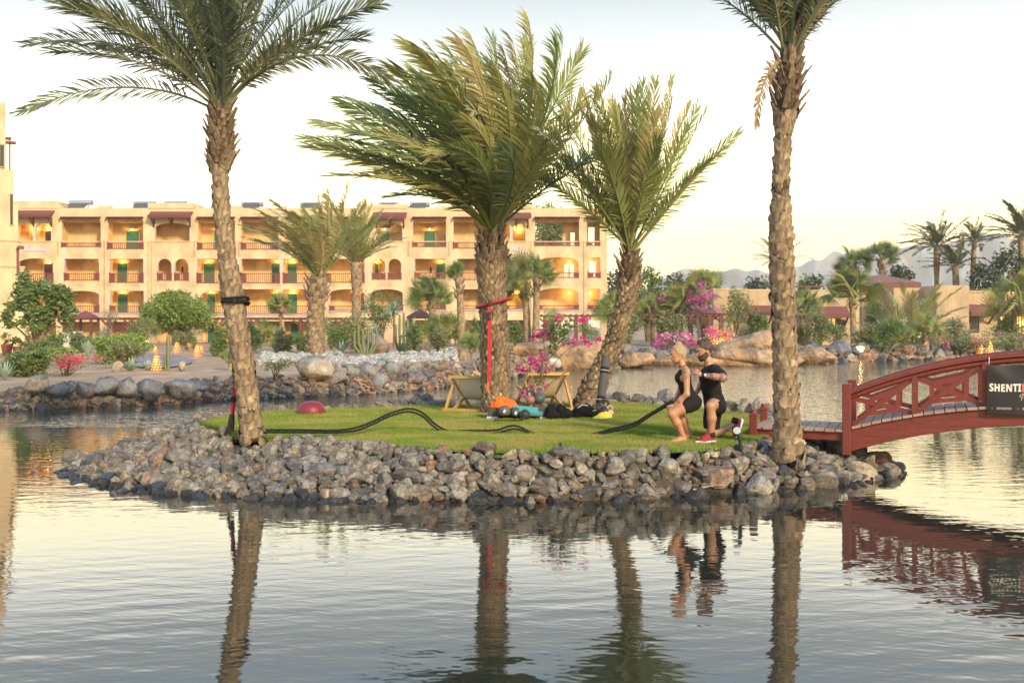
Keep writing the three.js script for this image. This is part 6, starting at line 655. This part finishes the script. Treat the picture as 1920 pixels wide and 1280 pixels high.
// ---------- people ----------
function surface(f, lo, hi, c) { // surface nets over a signed distance
  const nx = Math.ceil((hi.x - lo.x) / c) + 1, ny = Math.ceil((hi.y - lo.y) / c) + 1, nz = Math.ceil((hi.z - lo.z) / c) + 1, v = new Float32Array(nx * ny * nz), id = (i, j, k) => (k * ny + j) * nx + i;
  for (let k = 0; k < nz; k++) for (let j = 0; j < ny; j++) for (let i = 0; i < nx; i++) v[id(i, j, k)] = f(lo.x + i * c, lo.y + j * c, lo.z + k * c);
  const cell = new Int32Array(nx * ny * nz).fill(-1), pos = [], idx = [];
  for (let k = 0; k < nz - 1; k++) for (let j = 0; j < ny - 1; j++) for (let i = 0; i < nx - 1; i++) { let n = 0, sx = 0, sy = 0, sz = 0; const q = []; for (let m = 0; m < 8; m++) q.push(v[id(i + (m & 1), j + (m >> 1 & 1), k + (m >> 2))]); let neg = 0; for (const x of q) if (x < 0) neg++; if (neg === 0 || neg === 8) continue;
    for (const [a, b] of [[0, 1], [2, 3], [4, 5], [6, 7], [0, 2], [1, 3], [4, 6], [5, 7], [0, 4], [1, 5], [2, 6], [3, 7]]) if (q[a] < 0 !== q[b] < 0) { const t = q[a] / (q[a] - q[b]); sx += lerp(a & 1, b & 1, t); sy += lerp(a >> 1 & 1, b >> 1 & 1, t); sz += lerp(a >> 2, b >> 2, t); n++; } cell[id(i, j, k)] = pos.length / 3; pos.push(lo.x + (i + sx / n) * c, lo.y + (j + sy / n) * c, lo.z + (k + sz / n) * c); }
  const quad = (a, b, d, e, fl) => fl ? idx.push(a, b, d, a, d, e) : idx.push(a, d, b, a, e, d);
  for (let k = 1; k < nz - 1; k++) for (let j = 1; j < ny - 1; j++) for (let i = 1; i < nx - 1; i++) { const s = v[id(i, j, k)] < 0; if (s !== v[id(i + 1, j, k)] < 0) quad(cell[id(i, j - 1, k - 1)], cell[id(i, j, k - 1)], cell[id(i, j, k)], cell[id(i, j - 1, k)], s); if (s !== v[id(i, j + 1, k)] < 0) quad(cell[id(i - 1, j, k - 1)], cell[id(i - 1, j, k)], cell[id(i, j, k)], cell[id(i, j, k - 1)], s); if (s !== v[id(i, j, k + 1)] < 0) quad(cell[id(i - 1, j - 1, k)], cell[id(i, j - 1, k)], cell[id(i, j, k)], cell[id(i - 1, j, k)], s); }
  const g = geoOf(pos, null, idx), nm = g.attributes.normal, e = c * .6; for (let i = 0; i < pos.length / 3; i++) { const [x, y, z] = [pos[3 * i], pos[3 * i + 1], pos[3 * i + 2]]; const n = V(f(x + e, y, z) - f(x - e, y, z), f(x, y + e, z) - f(x, y - e, z), f(x, y, z + e) - f(x, y, z - e)).normalize(); nm.setXYZ(i, n.x, n.y, n.z); } boxUV(g, 1); return g;
}
const smin = (a, b, k) => { const h = Math.max(k - Math.abs(a - b), 0) / k; return Math.min(a, b) - h * h * k * .25; };
// a bone: [ax, ay, az, bx, by, bz, ra, rb, squash of z]
function body(bones, k = .035, grow = 0) { return (x, y, z) => { let d = 9; for (const b of bones) { const s = b[8] ?? 1, px = x - b[0], py = y - b[1], pz = (z - b[2]) * s, bx = b[3] - b[0], by = b[4] - b[1], bz = (b[5] - b[2]) * s; const L = bx * bx + by * by + bz * bz, t = L ? clamp((px * bx + py * by + pz * bz) / L) : 0; const q = Math.hypot(px - bx * t, py - by * t, pz - bz * t) - lerp(b[6], b[7], t) - grow; d = d > 8 ? q : smin(d, q, k); } return d; }; }
const bounds = (bones, m = .06) => { const lo = V(9, 9, 9), hi = V(-9, -9, -9); for (const b of bones) { const s = 1 / (b[8] ?? 1); for (const [x, y, z, r] of [[b[0], b[1], b[2], b[6]], [b[3], b[4], b[5], b[7]]]) { lo.min(V(x - r - m, y - r - m, z - r * s - m)); hi.max(V(x + r + m, y + r + m, z + r * s + m)); } } return [lo, hi]; };
const ell = (x, y, z, c, r) => { const a = (x - c[0]) / r[0], b = (y - c[1]) / r[1], d = (z - c[2]) / r[2], l = Math.hypot(a, b, d); return (l - 1) * Math.min(...r) * (l > .01 ? 1 : 1); };
function headField(o) { const extra = body([[-.088, .03, -.022, -.088, .03, .022, .017, .017], [-.095, .018, 0, -.116, -.026, 0, .009, .014], [-.094, -.058, -.016, -.094, -.058, .016, .0115, .0115], [-.07, -.1, -.01, -.07, -.1, .01, o.chin, o.chin], [-.05, -.09, .045, .01, -.055, .062, .022, .022], [-.05, -.09, -.045, .01, -.055, -.062, .022, .022]], .02); return (x, y, z) => { let d = smin(ell(x, y, z, [.012, .035, 0], [.104, .1, .08]), ell(x, y, z, [-.028, -.04, 0], [.068, .088, .06]), .05); d = smin(d, extra(x, y, z), .022); for (const s of [-1, 1]) { d = smin(d, ell(x, y, z, [.014, -.004, s * .079], [.021, .033, .011]), .008); d = Math.max(d, -ell(x, y, z, [-.099, .008, s * .034], [.016, .013, .02])); d = Math.min(d, ell(x, y, z, [-.083, .008, s * .033], [.012, .012, .014])); } return d; }; }
function vcol(g, fn) { const p = g.attributes.position, c = new Float32Array(p.count * 3); for (let i = 0; i < p.count; i++) c.set(fn(p.getX(i), p.getY(i), p.getZ(i)), i * 3); g.setAttribute('color', new THREE.BufferAttribute(c, 3)); return g; }
function makeHead(o) { const h = headField(o), g = surface(h, V(-.15, -.16, -.12), V(.14, .16, .12), .0045); vcol(g, (x, y, z) => { const ey = Math.min(Math.hypot((x + .09) * .6, y - .008, z - .034), Math.hypot((x + .09) * .6, y - .008, z + .034)); if (x < -.06 && ey < .0125) return ey < .006 ? [.03, .02, .015] : [.55, .5, .46]; if (x < -.07 && Math.abs(y - .031 + Math.abs(z) * .1) < .006 && Math.abs(z) > .012 && Math.abs(z) < .055) return o.brow; if (x < -.088 && Math.abs(y + .058) < .009 && Math.abs(z) < .024) return o.lip; if (o.beard && y < -.03 + clamp((x + .05) * .6, -.01, .045) && x < .02 && !(Math.hypot(x + .1, y + .03, z) < .028) && ell(x, y, z, [-.02, -.06, 0], [.105, .085, .1]) < 0) return o.beard; return o.skin; }); return g; }
function joinMesh(list) { const gs = list.map(([g, m, c]) => { const q = g.clone(); if (m) q.applyMatrix4(m); if (!q.attributes.color) vcol(q, typeof c === 'function' ? c : () => c); return q.toNonIndexed(); }); return mergeGeometries(gs); }
const skinMat = new THREE.MeshPhysicalMaterial({ roughness: .5, vertexColors: true, sheen: .15 });
function hand(w, dir, palm, spread, curl, s = 1) { // wrist point, direction of the hand, palm normal; five fingers
  const d = dir.clone().normalize(), n = palm.clone().addScaledVector(d, -palm.dot(d)).normalize(), sd = V().crossVectors(d, n); const b = [], put = (a, e, ra, rb) => b.push([a.x, a.y, a.z, e.x, e.y, e.z, ra * s, rb * s]); const pt = (u, v, t) => w.clone().addScaledVector(d, u * s).addScaledVector(sd, v * s).addScaledVector(n, t * s);
  put(pt(0, 0, 0), pt(.05, -.016, 0), .022, .02); put(pt(.02, .014, 0), pt(.075, .026, 0), .02, .014); put(pt(.03, -.01, 0), pt(.08, -.022, 0), .02, .014);
  [[.028, .068], [.009, .078], [-.01, .072], [-.028, .056]].forEach(([v, L], i) => { let p = pt(.082 - Math.abs(v - .005) * .25, v, 0), a = curl[0], vv = v * spread; for (let k = 0; k < 3; k++) { const q = p.clone().addScaledVector(d, Math.cos(a) * L * [.45, .32, .26][k] * s).addScaledVector(n, Math.sin(a) * L * [.45, .32, .26][k] * s).addScaledVector(sd, vv * .25 * s); put(p, q, .0092 - k * .0012, .0086 - k * .0013); p = q; a += curl[1]; } });
  const t0 = pt(.02, .02, .005), t1 = pt(.045, .045, .018), t2 = pt(.07, .048, .032), t3 = pt(.088, .042, .038); put(t0, t1, .015, .011); put(t1, t2, .011, .0095); put(t2, t3, .0095, .008); return b; }
const skinW = [.4, .19, .1], skinM2 = [.36, .185, .105], blackTop = mat([.017, .015, .015], { specularIntensity: .25, bumpMap: rep(clothB, 10), bumpScale: .0008, roughness: .85 }), blackShort = mat([.014, .013, .013], { specularIntensity: .25, bumpMap: rep(clothB, 8), bumpScale: .0008, roughness: .8 });
const faceTurn = (c, pitch, yaw, s = 1) => new THREE.Matrix4().compose(V(...c), new THREE.Quaternion().setFromEuler(new THREE.Euler(0, yaw, pitch, 'YZX')), V(s, s, s));
{ // woman in a half squat
  const g = thing('person', 'blonde woman in black squatting barefoot and holding the rope ends', 'person', at(1275, 827, 13.78, .525)); g.position.y -= .005;
  const torso = [[.15, .565, 0, .125, .6, 0, .102, .094, .72], [.165, .55, .07, .165, .55, .07, .094, .094], [.165, .55, -.07, .165, .55, -.07, .094, .094], [.122, .62, 0, .08, .73, 0, .084, .072, .62], [.08, .73, 0, .05, .87, 0, .072, .082, .6], [.045, .88, 0, .06, .95, 0, .095, .06, .55], [.002, .85, .055, .002, .85, .055, .044, .044], [.002, .85, -.055, .002, .85, -.055, .044, .044]];
  const sh = [[.062, .965, -.14, .062, .965, .14, .05, .05], [.055, .98, 0, .012, 1.1, 0, .052, .047]];
  const armN = [[.062, .955, .165, .062, .66, .2, .05, .036], [.062, .66, .2, -.02, .575, .16, .038, .034], [-.02, .575, .16, -.1, .5, .1, .033, .022]], armF = [[.062, .955, -.165, .03, .67, -.19, .05, .036], [.03, .67, -.19, -.1, .505, -.02, .037, .022]];
  const thN = [[.16, .54, .09, .02, .47, .13, .096, .08], [.03, .47, .13, -.125, .39, .15, .086, .06]], thF = [[.16, .54, -.09, .08, .46, -.17, .096, .082], [.08, .46, -.17, .02, .39, -.22, .082, .06]];
  const legN = [[-.125, .385, .15, -.065, .27, .135, .058, .056], [-.05, .27, .13, .03, .075, .1, .054, .034], [.045, .035, .1, -.03, .04, .105, .034, .033], [-.03, .04, .105, -.13, .02, .115, .032, .02], [-.02, .03, .13, -.12, .017, .14, .022, .015]], legF = [[.02, .385, -.22, .09, .26, -.225, .056, .052], [.09, .26, -.225, .165, .07, -.24, .052, .034], [.185, .035, -.24, .11, .04, -.245, .034, .032], [.11, .04, -.245, .02, .02, -.25, .031, .02]];
  const hN = hand(V(-.1, .5, .1), V(-.8, -.45, -.1), V(-.5, -.5, -.9), 1, [1.1, 1.0], .95), hF = hand(V(-.1, .505, -.02), V(-.8, -.4, .3), V(-.4, -.6, .7), 1, [1.1, 1.0], .95);
  const all = [...torso, ...sh, ...armN, ...armF, ...thN, ...thF, ...legN, ...legF], fb = body(all, .03); const bg = surface(fb, ...bounds(all), .0115), hg = surface(body([...hN, ...hF], .006), ...bounds([...hN, ...hF], .02), .0034);
  const hd = { skin: skinW, chin: .022, brow: [.25, .13, .06], lip: [.5, .16, .12] }; const hm = faceTurn([-.028, 1.185, 0], .14, .12, .94);
  const bodyCol = (x, y, z) => { const tt = Math.hypot(x - .062, y - .93, z - .2) < .075 && z > .13 ? .55 + .45 * smooth(.4, .6, vnoise(x * 60 + 50, y * 60 + 50, 999, 999, 5)) : 1; return skinW.map((c, i) => c * (tt < 1 ? tt * (i ? 1.05 : .85) : 1)); };
  part('body', joinMesh([[bg, null, bodyCol], [hg, null, skinW], [makeHead(hd), hm]]), skinMat, g);
  const cut = [...torso, [.16, .54, .09, .07, .49, .12, .102, .092], [.16, .54, -.09, .1, .48, -.145, .102, .092], ...sh.slice(0, 0), [.06, .95, .07, .052, .985, .06, .035, .02], [.06, .95, -.07, .052, .985, -.06, .035, .02]], fc = body(cut, .03, .011);
  const arm = body([...armN, ...armF], .01, .012); part('top', surface((x, y, z) => Math.max(fc(x, y, z), .56 - y, -arm(x, y, z), Math.max(y - .985, (y > .82 ? Math.abs(z) - .125 : -1))), ...bounds(cut, .07), .0105), blackTop, g);
  const loose = body(cut, .03, .018); part('shorts', surface((x, y, z) => Math.max(loose(x, y, z), y - .6, (.40 - y) - (x - .1) * -.15), ...bounds(cut, .07), .0105), blackShort, g);
  const hf = headField(hd), hair = surface((x, y, z) => { const n = .006 * Math.sin(z * 160 + y * 40) + .008 * (vnoise(x * 40 + 9, y * 40 + z * 50 + 9, 999, 999, 4) - .5); let d = hf(x, y, z) - .008 - n; d = Math.max(d, -(x - (-.05 + (y - .09) * -.35) )); d = Math.max(d, (-.07 - y) - (x - .06) * .4); d = Math.max(d, -ell(x, y, z, [0, -.025, 0], [.05, .06, .13])); d = smin(d, ell(x, y, z, [.035, .148, 0], [.036, .034, .035]) - n * 1.5, .02); return smin(d, ell(x, y, z, [.088, -.05, 0], [.016, .04, .03]) - n, .02); }, V(-.16, -.16, -.13), V(.17, .2, .13), .005); hair.applyMatrix4(hm);
  part('hair', hair, mat([.3, .205, .1], { bumpMap: rep(barkB, 9), bumpScale: .004, roughness: .6 }), g);
  const nk = []; for (let i = 0; i <= 24; i++) { const a = i / 24 * 6.283; nk.push(V(.038 + Math.cos(a) * .056, 1.03 + Math.cos(a) * .018, Math.sin(a) * .055)); } part('necklace', tube(nk, .006, 5), black, g);
  for (const z of [.075, .055]) part('strap', tube(curve([V(.1, .93, z * .9), V(.085, .975, z), V(.05, .995, z), V(-.01, .95, z * .9)], 10), .011, 6), blackTop, g);
}
{ // kneeling man
  const g = thing('person', 'bearded man in black kneeling behind the woman with a hand on her back', 'person', at(1322, 823, 14.04, .525)); g.position.y -= .005;
  const torso = [[.14, .47, 0, .13, .54, 0, .122, .115, .68], [.12, .56, 0, .085, .7, 0, .108, .112, .62], [.085, .72, 0, .07, .88, 0, .118, .125, .58], [.07, .9, 0, .09, .965, 0, .11, .065, .52]], sh = [[.1, .965, -.17, .1, .965, .17, .062, .062], [.08, .97, 0, .03, 1.12, 0, .062, .056]];
  const armN = [[.11, .95, .2, .165, .875, .43, .06, .05], [.165, .87, .43, .05, .888, .4, .05, .045], [.05, .888, .4, -.105, .905, .325, .044, .029]], armF = [[.1, .95, -.2, -.02, .73, -.23, .058, .044], [-.02, .73, -.23, -.13, .63, 0, .042, .028]];
  const thN = [[.14, .47, .1, .06, .5, .28, .105, .085], [.06, .5, .28, 0, .5, .42, .084, .064]], thF = [[.14, .46, -.1, .11, .26, -.06, .1, .082], [.11, .26, -.06, .095, .08, -.03, .08, .062]];
  const legN = [[-.005, .49, .425, .015, .33, .4, .06, .06], [.02, .33, .4, .015, .1, .36, .058, .038]], legF = [[.095, .07, -.03, .22, .11, -.06, .06, .06], [.22, .11, -.06, .4, .19, -.1, .058, .038]];
  const hN = hand(V(-.105, .905, .325), V(-.8, .55, -.1), V(-.35, -.3, -.9), 1.3, [.25, .3], 1.0), hF = hand(V(-.13, .63, 0), V(-.3, -.2, .9), V(-.9, .2, -.2), 1, [.3, .35], 1);
  const all = [...torso, ...sh, ...armN, ...armF, ...thN, ...thF, ...legN, ...legF], bg = surface(body(all, .03), ...bounds(all), .0115), hg = surface(body([...hN, ...hF], .006), ...bounds([...hN, ...hF], .02), .0034);
  const hd = { skin: skinM2, chin: .027, brow: [.06, .03, .018], lip: [.36, .13, .1], beard: [.05, .027, .016] }, hm = faceTurn([-.008, 1.222, 0], .2, .16, 1.04);
  const tattoo = (x, y, z) => { const on = z > .22 && y > .8; const t = on ? smooth(.42, .6, fbm(x * .9 + 3, y * .9 + z * .7 + 2, 50, 50, 3, 8)) : 0; return skinM2.map((c, i) => c * lerp(1, [.42, .5, .6][i], t)); };
  part('body', joinMesh([[bg, null, tattoo], [hg, null, skinM2], [makeHead(hd), hm]]), skinMat, g);
  const cut = [...torso, ...sh.slice(0, 1), [.11, .95, .2, .15, .897, .33, .07, .074], [.1, .95, -.2, .04, .84, -.215, .07, .07], [.14, .5, 0, .14, .47, 0, .13, .13, .7]], fc = body(cut, .035, .014); const folds = (x, y, z) => .006 * Math.sin(x * 22 + y * 34 + 3 * Math.sin(z * 12)) * smooth(.9, .55, y);
  part('shirt', surface((x, y, z) => Math.max(fc(x, y, z) + folds(x, y, z), .455 - y, -ell(x, y, z, [.045, 1.075, 0], [.072, .07, .085]), y - 1.05), ...bounds(cut, .07), .0105), blackTop, g);
  const sc = [[.14, .47, 0, .14, .52, 0, .13, .12, .68], [.14, .47, .1, .05, .505, .31, .118, .112], [.14, .46, -.1, .1, .17, -.045, .115, .105]], fs = body(sc, .04, .012); const dirN = V(-.09, .035, .21).normalize(); part('shorts', surface((x, y, z) => Math.max(fs(x, y, z) + .007 * Math.sin(x * 30 + z * 26 - y * 18), y - .55, (x - .05) * dirN.x + (y - .505) * dirN.y + (z - .31) * dirN.z - .01, .15 - y), ...bounds(sc, .07), .0105), blackShort, g);
  const hf = headField(hd), hair = surface((x, y, z) => { const n = .012 * (vnoise(x * 45 + 9, y * 30 + z * 45 + 9, 999, 999, 14) - .5); let d = hf(x, y, z) - lerp(.004, .014, smooth(-.02, .07, y)) - n * .8 - .014 * smooth(.08, .14, y); d = Math.max(d, -(x - (-.062 + Math.max(0, .075 - y) * 1.15))); d = Math.max(d, (-.03 - y) - (x - .05) * .35); return Math.max(d, -ell(x, y, z, [.012, -.01, 0], [.032, .042, .13])); }, V(-.17, -.16, -.13), V(.17, .2, .13), .005); hair.applyMatrix4(hm); part('hair', hair, mat([.055, .028, .014], { bumpMap: rep(barkB, 9), bumpScale: .004, roughness: .6 }), g);
  const a = V(-.155, .017, -.075).normalize(), c = V(-.078, .902, .338), w = part('watch', tube([c.clone().addScaledVector(a, -.017), c.clone().addScaledVector(a, .017)], .037, 16), black, g); part('dial', new THREE.CylinderGeometry(.02, .02, .012, 16).rotateX(Math.PI / 2 - .4).translate(-.065, .91, .376), paleGrey, w);
  const shoe = (m4, n) => { const [u, s] = shoeGeo(.29); u.rotateY(0); const q = body([[.1, .1, 0, .1, .06, 0, .052, .05]], .02); u.applyMatrix4(m4); s.applyMatrix4(m4); const p = part('shoe', u, mat([.25, .006, .018], { bumpMap: rep(clothB, 12), bumpScale: .001, roughness: .7 }), g); part('sole', s, whiteM, p); const l = rbox(.06, .014, .07, .004, -.045, .078, 0, 0, 0, .35).applyMatrix4(m4); part('lace', l, mat([.3, .012, .022]), p); const k = tube([V(.09, .07, 0), V(.085, .135, 0)], [.05, .045], 16).applyMatrix4(m4); part('sock', k, black, p); };
  shoe(new THREE.Matrix4().compose(V(-.06, .004, .385), new THREE.Quaternion().setFromEuler(new THREE.Euler(0, .25, 0)), V(1, 1, 1)));
  shoe(new THREE.Matrix4().compose(V(.5, .13, -.115), new THREE.Quaternion().setFromEuler(new THREE.Euler(0, .2, 1.2, 'YZX')), V(1, 1, 1)));
  const em = part('emblem', new THREE.CircleGeometry(.012, 3).rotateY(.2).translate(.035, .93, .165), paleGrey, g);
}
renderer.render(scene, camera);
